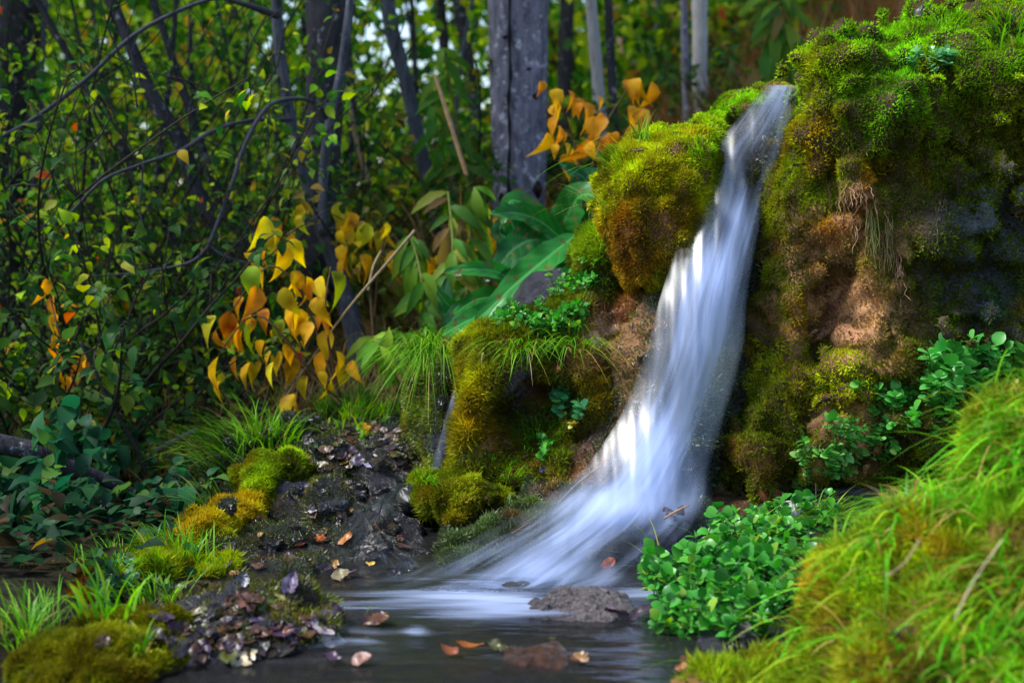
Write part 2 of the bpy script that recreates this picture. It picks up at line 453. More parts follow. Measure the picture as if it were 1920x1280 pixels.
# ================================================================ ROCKS
# --- cliff to the right of the fall
cliff, cV, cQ = rock('mossy_cliff', 'tall overhanging tufa cliff covered in green and rusty moss beside the waterfall', 'cliff', [
    E(1628, 210, 3.06, 143, 166, .27), E(1800, 150, 3.10, 190, 160, .30), E(1960, 115, 3.15, 200, 165, .33),
    E(1690, 560, 3.18, 270, 420, .35), E(1950, 520, 3.14, 200, 460, .36), E(1462, 650, 3.06, 66, 290, .24),
    E(1500, 380, 3.14, 85, 170, .24), E(1665, 210, 2.86, 60, 75, .09), E(1560, 130, 2.98, 80, 70, .16),
    E(1450, 745, 2.89, 60, 66, .09), E(1580, 720, 2.90, 80, 44, .10), E(1680, 690, 2.90, 80, 36, .09), E(1795, 590, 2.86, 56, 62, .08),
    E(1405, 850, 2.92, 75, 90, .11), E(1500, 860, 2.91, 80, 60, .10), E(1600, 810, 2.91, 80, 50, .10), E(1520, 255, 2.93, 46, 34, .07),
    E(1750, 440, 2.87, 70, 30, .06), E(1600, 350, 2.86, 34, 40, .06), E(1880, 300, 2.86, 50, 90, .08),
    E(1760, 800, 3.0, 180, 120, .22), E(1560, 800, 3.06, 205, 140, .24)],
    (.06, .04, .02), None, OLIVE, [
        (1600, 80, 120, BRIGHT), (1700, 110, 90, BRIGHT), (1850, 40, 120, BRIGHT), (1650, 190, 60, (.10, .34, .012)), (1760, 120, 60, LIME), (1540, 110, 50, YELLOW),
        (1510, 170, 40, YELLOW), (1530, 250, 34, GOLD), (1490, 330, 60, OLIVE), (1620, 330, 26, RUST), (1600, 310, 20, GOLD), (1440, 480, 60, (.10, .13, .006)), (1460, 400, 50, YELLOW),
        (1520, 480, 50, BROWN), (1480, 560, 60, (.09, .12, .008)), (1590, 420, 40, RUST), (1750, 380, 110, (.09, .12, .008)), (1850, 480, 110, (.08, .11, .01)), (1790, 590, 46, (.12, .22, .01)),
        (1450, 700, 50, YELLOW), (1560, 700, 70, YELLOW), (1680, 660, 60, (.16, .17, .01)), (1450, 780, 40, OLIVE), (1400, 870, 60, (.13, .15, .01)), (1880, 250, 60, OLIVE), (1905, 200, 40, YELLOW),
        (1720, 260, 70, OLIVE), (1640, 600, 60, TAN), (1590, 560, 70, TAN), (1600, 430, 40, TAN), (1560, 620, 50, (.42, .2, .12)), (1590, 835, 40, TAN), (1690, 720, 34, TAN), (1500, 600, 40, RUST), (1690, 700, 40, OLIVE), (1850, 620, 80, (.09, .12, .008)), (1880, 570, 40, TEAL)],
    [(1590, 560, 90, TAN), (1600, 420, 50, TAN), (1650, 600, 50, (.38, .21, .10)), (1560, 620, 50, (.42, .2, .12)), (1590, 830, 50, TAN), (1690, 720, 40, TAN), (1860, 500, 90, SLATE), (1880, 400, 60, (.06, .08, .09)), (1410, 850, 40, BROWN), (1530, 880, 30, TAN)],
    nmoss=280000, mlen=(.004, .0105), mw=.0013, Yp=2.85, k=.045, hole=None,
    bare=[(1590, 570, 75, .12), (1600, 430, 44, .12), (1650, 600, 45, .15), (1560, 625, 42, .12), (1590, 830, 46, .3), (1690, 720, 30, .2), (1860, 500, 70, .2), (1880, 390, 50, .1), (1530, 880, 30, .8), (1720, 430, 50, .5), (1410, 850, 30, .5)],
    carve=[E(1560, 320, 2.80, 34, 40, .05), E(1650, 470, 2.78, 130, 60, .035), E(1500, 690, 2.76, 40, 40, .04)],
    clip=((.3, 2.6, -.14), (1.4, 3.6, 1.3)), h=.0115, n1=(.045, 8), n2=(.024, 18), n3=(.010, 55), seed=1)

# --- block to the left of the fall
block, _, _ = rock('mossy_boulder', 'golden green moss covered boulder leaning against the upper waterfall', 'boulder', [
    E(1212, 420, 3.02, 72, 118, .15), E(1280, 350, 3.07, 62, 110, .15), E(1330, 270, 3.20, 42, 66, .16), E(1385, 210, 3.38, 66, 42, .20), E(1450, 182, 3.44, 60, 40, .22),
    E(1186, 470, 3.02, 40, 90, .12), E(1178, 345, 3.01, 42, 58, .14), E(1246, 480, 3.0, 40, 78, .11), E(1240, 330, 3.03, 62, 56, .14), E(1255, 410, 3.02, 54, 90, .13)],
    (.12, .06, .03), None, YELLOW, [
        (1160, 350, 40, (.34, .34, .012)), (1300, 240, 50, LIME), (1230, 300, 60, YELLOW), (1400, 170, 70, BRIGHT), (1330, 200, 40, LIME), (1230, 400, 46, GOLD), (1190, 430, 46, RUST), (1260, 360, 50, YELLOW),
        (1190, 500, 50, RUST), (1170, 480, 40, BROWN), (1260, 460, 40, (.20, .19, .01)), (1280, 400, 40, GOLD), (1250, 520, 30, OLIVE), (1340, 290, 50, (.17, .22, .01)), (1420, 215, 40, (.08, .11, .01))],
    nmoss=120000, mlen=(.004, .009), mw=.0013, Yp=2.95, h=.009, k=.05, n1=(.03, 8), n2=(.012, 20), n3=(.005, 60), seed=4)

# --- rock bed under the water
WPATH = [(1462, 165, 3.22), (1440, 250, 3.15), (1398, 330, 3.08), (1355, 430, 3.02), (1322, 540, 2.95), (1303, 650, 2.91), (1275, 760, 2.87), (1225, 880, 2.80)]
bed, bV, bQ = rock('rock_bed', 'dark wet rock chute that the waterfall runs down between mossy sides', 'rock', [
    CH([(x, y + 30 * (i == 0), Y + .115, (.045, .075, .09)[min(i, 2)] + .01 * (i > 2)) for i, (x, y, Y) in enumerate(WPATH)]), CH([(x - 10, y, Y + .13, .12) for x, y, Y in WPATH[4:]]),
    E(1190, 770, 3.0, 80, 150, .16), E(1130, 880, 2.94, 90, 80, .18), E(1225, 640, 3.04, 60, 100, .17)],
    (.035, .035, .042), M_WETROCK, WETG, [(1200, 700, 60, (.10, .10, .02)), (1160, 640, 40, GOLD), (1180, 820, 50, (.07, .08, .05)), (1100, 880, 50, BROWN), (1390, 300, 60, (.08, .1, .02))],
    [(1150, 660, 60, TAN), (1190, 590, 50, TAN), (1170, 760, 50, BROWN), (1100, 900, 60, (.25, .12, .08))],
    nmoss=26000, mlen=(.006, .013), Yp=2.9, mossmat=M_WETMOSS, h=.010, n1=(.02, 8), n2=(.012, 22), n3=(.008, 60), seed=8, bare=[(1190, 590, 50, .5), (1140, 650, 30, .5)])

# --- the lower tiers left of the fall
tier, _, _ = rock('mossy_ledge', 'stepped rock ledge with a golden moss pillar at its edge below the boulder', 'rock ledge', [
    E(905, 760, 3.02, 50, 130, .15), E(880, 840, 2.98, 40, 70, .12), E(868, 885, 2.97, 44, 50, .11), E(1010, 760, 3.10, 110, 140, .17), E(1105, 740, 3.03, 58, 120, .14), E(1010, 690, 3.05, 110, 48, .14),
    E(1060, 640, 3.14, 105, 85, .18), E(1110, 560, 3.16, 60, 70, .14), E(1185, 600, 3.08, 56, 70, .12), E(925, 680, 3.03, 52, 50, .12), E(1040, 880, 2.98, 110, 60, .15)],
    (.05, .035, .022), None, OLIVE, [
        (880, 680, 40, YELLOW), (900, 720, 40, (.30, .24, .01)), (890, 760, 34, GOLD), (870, 830, 40, (.30, .22, .012)), (960, 760, 50, DARK), (1000, 720, 50, BROWN), (1060, 780, 50, DARK), (1110, 720, 36, (.26, .17, .012)),
        (1110, 800, 40, (.2, .15, .012)), (1060, 590, 50, (.10, .14, .01)), (1100, 510, 40, BRIGHT), (1040, 640, 40, (.09, .13, .01)), (1160, 560, 30, RUST), (1170, 590, 40, TAN), (1100, 650, 30, TAN), (920, 830, 30, BROWN)],
    [(1180, 600, 50, TAN), (1120, 640, 34, (.5, .36, .24)), (970, 720, 26, (.10, .08, .15)), (925, 830, 24, TAN), (1000, 860, 40, BROWN), (1060, 880, 40, BROWN)],
    nmoss=95000, Yp=2.95, mlen=(.007, .015), bare=[(970, 725, 26, .8), (1180, 590, 46, .45), (1120, 640, 26, .5), (930, 830, 24, .8), (1090, 880, 60, .8), (1000, 890, 60, .6), (1020, 770, 40, .4)],
    carve=[E(1020, 765, 2.90, 70, 60, .06)], h=.009, n1=(.025, 8), n2=(.011, 20), n3=(.005, 60), seed=12)

hump, _, _ = rock('moss_cushion', 'bright green moss cushion on the low rock between trickle and cascade', 'moss cushion', [
    E(868, 955, 2.84, 58, 42, .11), E(928, 935, 2.92, 50, 34, .10), E(820, 930, 2.92, 44, 24, .09)],
    (.05, .04, .02), None, (.20, .23, .01), [(860, 900, 50, (.30, .33, .012)), (800, 920, 40, OLIVE), (900, 960, 30, DARK), (820, 980, 40, DARK), (920, 880, 20, TAN)],
    [(920, 885, 26, TAN)], nmoss=46000, Yp=2.78, mlen=(.005, .011), bare=[(925, 880, 24, .9)], h=.008, n1=(.035, 11), n2=(.016, 24), seed=15, body='rock')

mound, _, _ = rock('mossy_stone', 'round knob of fresh green moss against the foot of the golden boulder', 'moss cushion', [
    E(1118, 480, 3.13, 40, 64, .10), E(1130, 540, 3.12, 44, 60, .10)], (.03, .035, .02), None, (.12, .17, .008), [(1105, 450, 40, (.2, .36, .015)), (1140, 520, 40, DARK)],
    nmoss=16000, Yp=3.0, mlen=(.008, .015), h=.008, n1=(.012, 9), n2=(.006, 20), seed=18)

dark_boulder, _, _ = rock('wet_boulder', 'bare dark wet boulder shining blue under the broad green leaves', 'boulder', [
    E(1022, 580, 3.18, 66, 64, .13), E(1060, 560, 3.22, 60, 56, .12)], (.05, .045, .06), M_WETROCK, seed=21, h=.009, n1=(.014, 9), n2=(.010, 18), n3=(.006, 50))

apron, _, _ = rock('rock_apron', 'low dark rock apron under the spreading foot of the waterfall', 'rock', [
    E(1150, 1010, 2.76, 150, 84, .15), E(1010, 1060, 2.64, 110, 48, .11), E(1090, 935, 2.86, 120, 60, .14), E(1250, 1045, 2.72, 84, 84, .11), E(1290, 990, 2.78, 76, 56, .12)],
    (.035, .03, .04), M_WETROCK, (.06, .085, .035), [(900, 1040, 80, (.08, .11, .04))], [(1290, 960, 40, (.06, .04, .05)), (980, 960, 50, (.16, .10, .08))],
    nmoss=9000, mlen=(.005, .010), mossmat=M_WETMOSS, Yp=2.6, bare=[(1200, 1000, 140, .97), (1280, 1040, 80, .6)], h=.010, n1=(.022, 8), n2=(.010, 22), n3=(.006, 60), seed=24)

green_rock, _, _ = rock('wet_mossy_stone', 'hump of wet grey green moss beside the outer edge of the cascade', 'mossy stone', [
    E(880, 1045, 2.62, 80, 46, .09), E(950, 1015, 2.66, 70, 50, .09), E(1010, 985, 2.72, 60, 44, .09), E(800, 1082, 2.53, 70, 20, .06)],
    (.04, .045, .035), M_WETROCK, (.075, .11, .035), [(870, 1020, 40, (.10, .15, .05)), (980, 1000, 40, (.11, .16, .04)), (800, 1080, 50, (.09, .13, .03))],
    nmoss=30000, mlen=(.006, .012), mossmat=M_WETMOSS, Yp=2.55, h=.009, n1=(.02, 9), n2=(.012, 22), n3=(.006, 60), seed=27, bare=[(880, 1070, 30, .6)])

shelf, _, _ = rock('wet_shelf', 'flat brown wet rock shelf at the foot of the cliff', 'rock shelf', [
    E(1450, 1010, 2.85, 170, 62, .17), E(1360, 980, 2.84, 70, 34, .10), E(1620, 980, 2.85, 150, 70, .18)],
    (.10, .05, .022), M_WETROCK, OLIVE, (), [(1400, 950, 60, (.16, .075, .025)), (1550, 940, 60, (.03, .03, .035))], h=.010, n1=(.02, 9), n2=(.007, 26), n3=(.004, 70), seed=30)

# --- stream bed terraces on the left
terr, _, _ = rock('stream_terrace', 'dark wet stepped streambed strewn with leaves left of the cascade', 'rock terrace', [
    E(690, 875, 3.32, 170, 80, .34), E(640, 950, 3.02, 170, 72, .24), E(570, 1062, 2.80, 250, 92, .27), E(700, 1030, 2.78, 110, 70, .18), E(420, 1110, 2.70, 150, 70, .2), E(760, 930, 3.0, 90, 60, .16), E(470, 905, 3.14, 90, 62, .12), E(560, 850, 3.26, 90, 40, .14), E(400, 985, 2.98, 80, 46, .12), E(340, 1050, 2.80, 80, 40, .12), E(510, 1092, 2.57, 180, 50, .19), E(735, 950, 2.85, 52, 36, .06), E(690, 1008, 2.73, 54, 30, .06), E(600, 930, 2.88, 64, 30, .06), E(650, 868, 3.04, 76, 24, .06), E(525, 1010, 2.70, 70, 32, .06), E(612, 1058, 2.58, 66, 26, .06), E(750, 840, 3.1, 50, 26, .06), E(650, 800, 3.50, 150, 44, .16), E(440, 890, 3.2, 90, 60, .12)],
    (.018, .016, .019), M_WETROCK, (.05, .06, .012), [(620, 900, 60, (.07, .10, .012)), (570, 960, 50, (.12, .14, .012)), (760, 990, 40, BROWN), (500, 1060, 70, DARK)],
    [(620, 1060, 90, (.035, .04, .028)), (760, 960, 60, (.025, .022, .03)), (470, 1060, 60, (.06, .035, .02))],
    nmoss=20000, Yp=2.75, mlen=(.004, .009), mossmat=M_WETMOSS, bare=[(740, 820, 130, .98), (720, 980, 90, .95), (600, 1080, 60, .6)], h=.009, k=.014, n1=(.045, 7), n2=(.042, 11), n3=(.009, 42), seed=33)

for (nm, lab, prims, base, stops, n, Lr, Yp, sd) in [
    ('moss_cushion', 'lime green moss cushion hanging over the grassy edge of the streambed', [E(492, 925, 2.98, 44, 52, .08), E(522, 890, 3.02, 36, 32, .07)], (.22, .33, .012), [(540, 900, 40, DARK), (480, 930, 40, (.3, .42, .015))], 26000, (.005, .011), 2.92, 41),
    ('moss_cushion', 'rust orange and lime moss cushion on the rim of the terrace', [E(398, 1022, 2.70, 52, 40, .08), E(430, 968, 2.84, 66, 18, .06), E(345, 1022, 2.74, 28, 40, .07)], (.26, .30, .012), [(345, 1010, 40, (.5, .16, .02)), (430, 960, 50, GOLD), (410, 1010, 40, LIME), (370, 970, 30, GOLD)], 34000, (.006, .012), 2.78, 44),
    ('moss_cushion', 'shaggy yellow green moss cushion nearest the leafy dam', [E(325, 1110, 2.47, 78, 44, .10), E(285, 1085, 2.52, 42, 40, .08), E(395, 1118, 2.44, 56, 26, .08)], (.27, .33, .012), [(300, 1060, 40, YELLOW), (350, 1100, 50, LIME), (420, 1110, 40, (.2, .27, .012))], 30000, (.009, .018), 2.6, 47),
    ('moss_strip', 'long strip of lime and golden moss along the outer rim of the terrace', [CH([(548, 872, 3.06, .03), (480, 948, 2.94, .034), (405, 1005, 2.77, .036), (340, 1058, 2.60, .036), (285, 1112, 2.48, .034), (300, 1140, 2.40, .03)])], (.24, .34, .012), [(350, 1010, 36, (.5, .17, .02)), (440, 960, 40, GOLD), (300, 1060, 40, YELLOW), (500, 910, 40, LIME)], 46000, (.006, .013), 2.75, 58),
    ('moss_mound', 'large round moss mound standing at the water edge by the near bank', [E(190, 1262, 1.98, 160, 96, .16), E(120, 1290, 1.92, 110, 86, .12), E(270, 1250, 1.98, 80, 74, .13)], (.17, .17, .008), [(100, 1270, 60, (.36, .31, .012)), (190, 1180, 90, (.22, .22, .01)), (250, 1230, 60, (.10, .12, .006)), (60, 1290, 60, (.36, .30, .012)), (170, 1270, 40, (.34, .29, .012))], 80000, (.005, .010), 2.1, 50),
]:
    rock(nm, lab, {'moss_cushion': 'moss cushion', 'moss_strip': 'moss strip'}.get(nm, 'moss mound'), prims, (.06, .045, .02), None, base, stops, nmoss=n, mlen=Lr, Yp=Yp, h=.009, n1=(.034, 10), n2=(.014, 24), seed=sd,
         group=None)

dam, _, _ = rock('leaf_dam', 'low wet dam of rock buried in dark shiny leaves at the pool edge', 'leaf dam', [
    E(440, 1190, 2.20, 180, 80, .17), E(560, 1212, 2.12, 110, 56, .11), E(390, 1215, 2.10, 120, 74, .13), E(625, 1205, 2.13, 50, 26, .07)],
    (.03, .026, .035), M_WETROCK, (.10, .11, .01), [(540, 1210, 40, (.16, .14, .012))], [(400, 1230, 90, (.05, .045, .075))],
    nmoss=3500, Yp=2.25, mossmat=M_WETMOSS, mlen=(.006, .013), bare=[(400, 1200, 130, .96)], h=.009, n1=(.03, 9), n2=(.020, 18), n3=(.006, 48), seed=53)

drip, _, _ = rock('dripping_rock', 'dark dripping rock behind the thin trickle beside the moss pillar', 'rock', [
    E(838, 760, 3.12, 40, 128, .13), E(800, 760, 3.2, 46, 120, .12), E(850, 850, 3.05, 40, 60, .10)], (.035, .035, .045), M_WETROCK, (.12, .17, .01), [(790, 760, 40, (.17, .25, .01))],
    nmoss=20000, Yp=3.0, mossmat=M_WETMOSS, mlen=(.007, .014), bare=[(845, 760, 28, .9), (840, 830, 34, .8)], h=.009, n1=(.02, 9), n2=(.014, 20), n3=(.008, 50), seed=56)

# --- near bank on the right (soil + moss + grass)
bank, kV, kQ = rock('grassy_bank', 'near bank of blurred golden moss and bright grass beside the pool', 'bank', [
    E(1800, 1310, 1.80, 320, 220, .24), E(1950, 1150, 1.86, 270, 225, .24), E(2080, 950, 1.95, 240, 220, .24), E(1435, 1345, 1.86, 180, 100, .16), E(1645, 1135, 1.9, 100, 95, .14), E(1745, 1040, 1.92, 100, 90, .14), E(1945, 835, 1.98, 100, 100, .12)],
    (.12, .07, .02), M_SOIL, (.24, .33, .012), [(1430, 1200, 50, (.60, .32, .012)), (1520, 1060, 40, (.55, .34, .012)), (1600, 950, 50, (.45, .46, .015)), (1650, 1080, 90, (.22, .38, .012)), (1750, 1010, 60, (.40, .30, .012)), (1850, 900, 100, (.18, .42, .012)), (1700, 1200, 90, (.26, .34, .012)), (1800, 1120, 50, (.2, .15, .02)), (1650, 1230, 50, (.3, .2, .02)),
     (1570, 1150, 50, (.48, .3, .014)), (1850, 1180, 90, (.24, .40, .012))],
    nmoss=70000, Yp=1.72, mlen=(.010, .022), mw=.0012, h=.012, n1=(.03, 9), n2=(.010, 20), n3=(.004, 50), seed=60, body='soil')

rock('rusty_bank', 'rusty brown mossy rim of earth beside the dark hollow', 'bank', [E(215, 1118, 2.44, 130, 44, .16), E(80, 1150, 2.40, 150, 60, .2), E(-60, 1165, 2.38, 150, 70, .25)], (.05, .03, .015), M_SOIL, (.10, .10, .012), [(170, 1100, 60, (.22, .08, .015)), (270, 1100, 40, BROWN), (60, 1160, 60, (.09, .12, .01))], nmoss=40000, mlen=(.005, .012), Yp=2.5, n1=(.03, 9), seed=36)
rock('silt_bank', 'dark silty hump that the watercress grows from', 'silt bank', [E(1400, 1115, 2.46, 140, 84, .17), E(1330, 1178, 2.26, 100, 34, .09), E(1480, 1060, 2.56, 100, 70, .14)], (.03, .028, .02), M_WETROCK, seed=31, n1=(.015, 9), n2=(.008, 26))
# --- stones
def stone(name, label, prims, col, mat, sd, cat='stone', rst=(), nm=0, mc=OLIVE, **k):
    return rock(name, label, cat, prims, col, mat, mc, (), rst, nmoss=nm, Yp=2.4, seed=sd, h=k.pop('h', .006), **k)
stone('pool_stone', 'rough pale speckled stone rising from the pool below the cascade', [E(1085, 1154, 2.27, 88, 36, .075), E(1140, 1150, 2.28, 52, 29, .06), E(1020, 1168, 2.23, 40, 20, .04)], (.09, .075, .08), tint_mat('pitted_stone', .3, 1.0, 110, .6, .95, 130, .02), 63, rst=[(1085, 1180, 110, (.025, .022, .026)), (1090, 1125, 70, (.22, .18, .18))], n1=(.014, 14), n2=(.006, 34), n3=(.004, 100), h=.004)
stone('pool_stone', 'mossy olive flat stone barely above the pool water', [E(1025, 1207, 2.10, 62, 13, .05)], (.07, .07, .02), M_WETROCK, 64, n1=(.005, 14), n2=(.006, 30), n3=(.003, 80), h=.005)
stone('pool_stone', 'rust brown flat stone breaking the near pool surface', [E(1030, 1246, 2.00, 66, 16, .05), E(985, 1241, 2.01, 40, 13, .03)], (.07, .026, .012), M_WETROCK, 65, n1=(.005, 14), n2=(.006, 30), n3=(.003, 80), h=.005)
stone('pool_stone', 'pinkish orange stone at the tip of the grassy bank', [E(1310, 1258, 1.97, 48, 28, .05)], (.17, .06, .025), M_WETROCK, 66, n1=(.007, 14), n2=(.008, 34), h=.005)
stone('pool_stone', 'small black stone under the front of the cress clump', [E(1345, 1215, 2.07, 44, 22, .05), E(1390, 1205, 2.09, 36, 22, .05)], (.035, .035, .045), M_WETROCK, 67, n1=(.007, 14), n2=(.008, 34), h=.005)
stone('knob_stone', 'dark knob of rock splitting the water at the foot of the fall', [E(1262, 975, 2.64, 30, 34, .04), E(1240, 1000, 2.66, 34, 30, .04)], (.05, .035, .05), M_WETROCK, 68, n1=(.008, 14), n2=(.008, 34), h=.005)
stone('pale_pebble', 'pale grey round pebble on the wet shelf under the cliff', [E(1482, 957, 2.72, 27, 18, .026)], (.50, .52, .48), M_ROCK, 69, 'pebble', n1=(.004, 14), n2=(.002, 40), n3=(.001, 90), h=.004)
stone('submerged_stone', 'dim rounded stone veiled by the spray at the pool edge', [E(965, 1115, 2.40, 44, 26, .05)], (.06, .06, .07), M_WETROCK, 70, n1=(.008, 14), n2=(.008, 34), h=.006)
stone('pool_stone', 'tiny green stone in the streaks of foam', [E(885, 1172, 2.19, 26, 11, .025)], (.05, .09, .03), M_WETROCK, 71, n1=(.004, 14), n2=(.004, 34), h=.005)

# ---------------------------------------------------------------- terrain
def sstep(a, b, x):
    t = np.clip((x - a) / (b - a), 0, 1); return t * t * (3 - 2 * t)
def ground_z(x, y):
    x = np.asarray(x, float); y = np.asarray(y, float)
    xs = x / np.maximum(y, 1) * 4.0            # hillside fans out
    near = -.13 + .15 * sstep(-.5, -.75, x) * sstep(1.4, 1.9, y) * (1 - sstep(2.6, 3.1, y))
    right = sstep(-.9, 1.0, xs)
    rise = sstep(3.0, 4.3, y) * (.10 + .62 * right) + .13 * sstep(3.2, 3.6, y) * sstep(-1.0, -.6, xs) * (1 - sstep(-.2, .2, xs)) + np.maximum(y - 4.3, 0) * (.02 + .32 * sstep(-.3, 1.1, xs)) - .012 * np.maximum(y - 9, 0) * right
    b = .05 * fbm(np.stack([x * .9, y * .9, 0 * x], -1), 3, 5)
    return near + rise + b
gx = np.concatenate([np.linspace(-60, -6, 14), np.linspace(-5, 5, 121), np.linspace(6, 60, 14)])
gy = np.concatenate([np.linspace(-6, 0.5, 6), np.linspace(.8, 9, 110), np.linspace(9.5, 20, 14), np.linspace(24, 120, 10)])
GX, GY = np.meshgrid(gx, gy, indexing='ij'); GZ = ground_z(GX, GY)
GV = np.stack([GX, GY, GZ], -1).reshape(-1, 3)
qi = np.arange(len(gx) * len(gy)).reshape(len(gx), len(gy))
GQ = np.stack([qi[:-1, :-1], qi[1:, :-1], qi[1:, 1:], qi[:-1, 1:]], -1).reshape(-1, 4)
gcol = np.where((GV[:, 0:1] > 0) & (GV[:, 1:2] > 3.5), np.array([[.10, .055, .03]]), np.array([[.018, .015, .009]]))
tag(mesh_np('ground', GV, [GQ], M_SOIL, None, gcol, True), kind='structure')
ROCKS.append((GV, GQ))

vs, qs, o_ = [], [], 0
for V, Q in ROCKS:
    vs.append(V); qs.append(Q + o_); o_ += len(V)
BV = BVHTree.FromPolygons(np.concatenate(vs).tolist(), np.concatenate(qs).tolist())
def hit(px, py, default=2.8):
    d = at(px, py, 2.0) - CAMV; d = d / np.linalg.norm(d)
    r = BV.ray_cast(Vector(CAMV), Vector(d))
    if r[0] is None: return at(px, py, default), np.array([0, 0, 1.])
    if r[0].z < 0 and r[0].y < 3: return CAMV + d * (-CAMZ / d[2]), np.array([0, 0, 1.])     # water surface
    return np.array(r[0]), np.array(r[1])
def drop(x, y, z=3.):
    r = BV.ray_cast(Vector((x, y, z)), Vector((0, 0, -1)))
    return np.array(r[0]) if r[0] is not None else np.array([x, y, float(ground_z(x, y))])

# ================================================================ WATER
def pool_material():
    m, nt, out = nodes('pool_water'); L = nt.links
    tc = nd(nt, 'TexCoord'); mp = nd(nt, 'Mapping'); mp.inputs['Scale'].default_value = (3, 11, 1)
    L.new(tc.outputs['Object'], mp.inputs['Vector'])
    n = nd(nt, 'TexNoise', Scale=2.0, Detail=3.0); L.new(mp.outputs[0], n.inputs['Vector'])
    b = nd(nt, 'Bump', Strength=.35, Distance=.02); L.new(n.outputs['Fac'], b.inputs['Height'])
    g = nd(nt, 'BsdfGlossy', Roughness=.12); L.new(b.outputs['Normal'], g.inputs['Normal'])
    tr = nd(nt, 'BsdfTransparent'); tr.inputs['Color'].default_value = (.40, .35, .30, 1)
    fr = nd(nt, 'Fresnel', IOR=1.36); L.new(b.outputs['Normal'], fr.inputs['Normal'])
    mx = nd(nt, 'MixShader'); L.new(fr.outputs[0], mx.inputs[0]); L.new(tr.outputs[0], mx.inputs[1]); L.new(g.outputs[0], mx.inputs[2])
    df = nd(nt, 'BsdfDiffuse'); df.inputs['Color'].default_value = (.08, .08, .085, 1); mk = nd(nt, 'MixShader', Fac=.16)
    L.new(tr.outputs[0], mk.inputs[1]); L.new(df.outputs[0], mk.inputs[2]); L.new(mk.outputs[0], mx.inputs[1])
    L.new(mx.outputs[0], out.inputs[0]); return m
wx = np.linspace(-1.15, 1.1, 60); wy = np.linspace(.6, 2.95, 60)
WX, WY = np.meshgrid(wx, wy, indexing='ij')
wv = np.stack([WX, WY, .0015 * np.sin(WX * 9 + WY * 30)], -1).reshape(-1, 3)
wi = np.arange(3600).reshape(60, 60); wq = np.stack([wi[:-1, :-1], wi[1:, :-1], wi[1:, 1:], wi[:-1, 1:]], -1).reshape(-1, 4)
_c = wv[wq].mean(1); wq = wq[~((_c[:, 1] > 2.0) & (_c[:, 0] < -.52))]
tag(mesh_np('pool_water', wv, [wq], pool_material(), None, None, True), kind='structure')

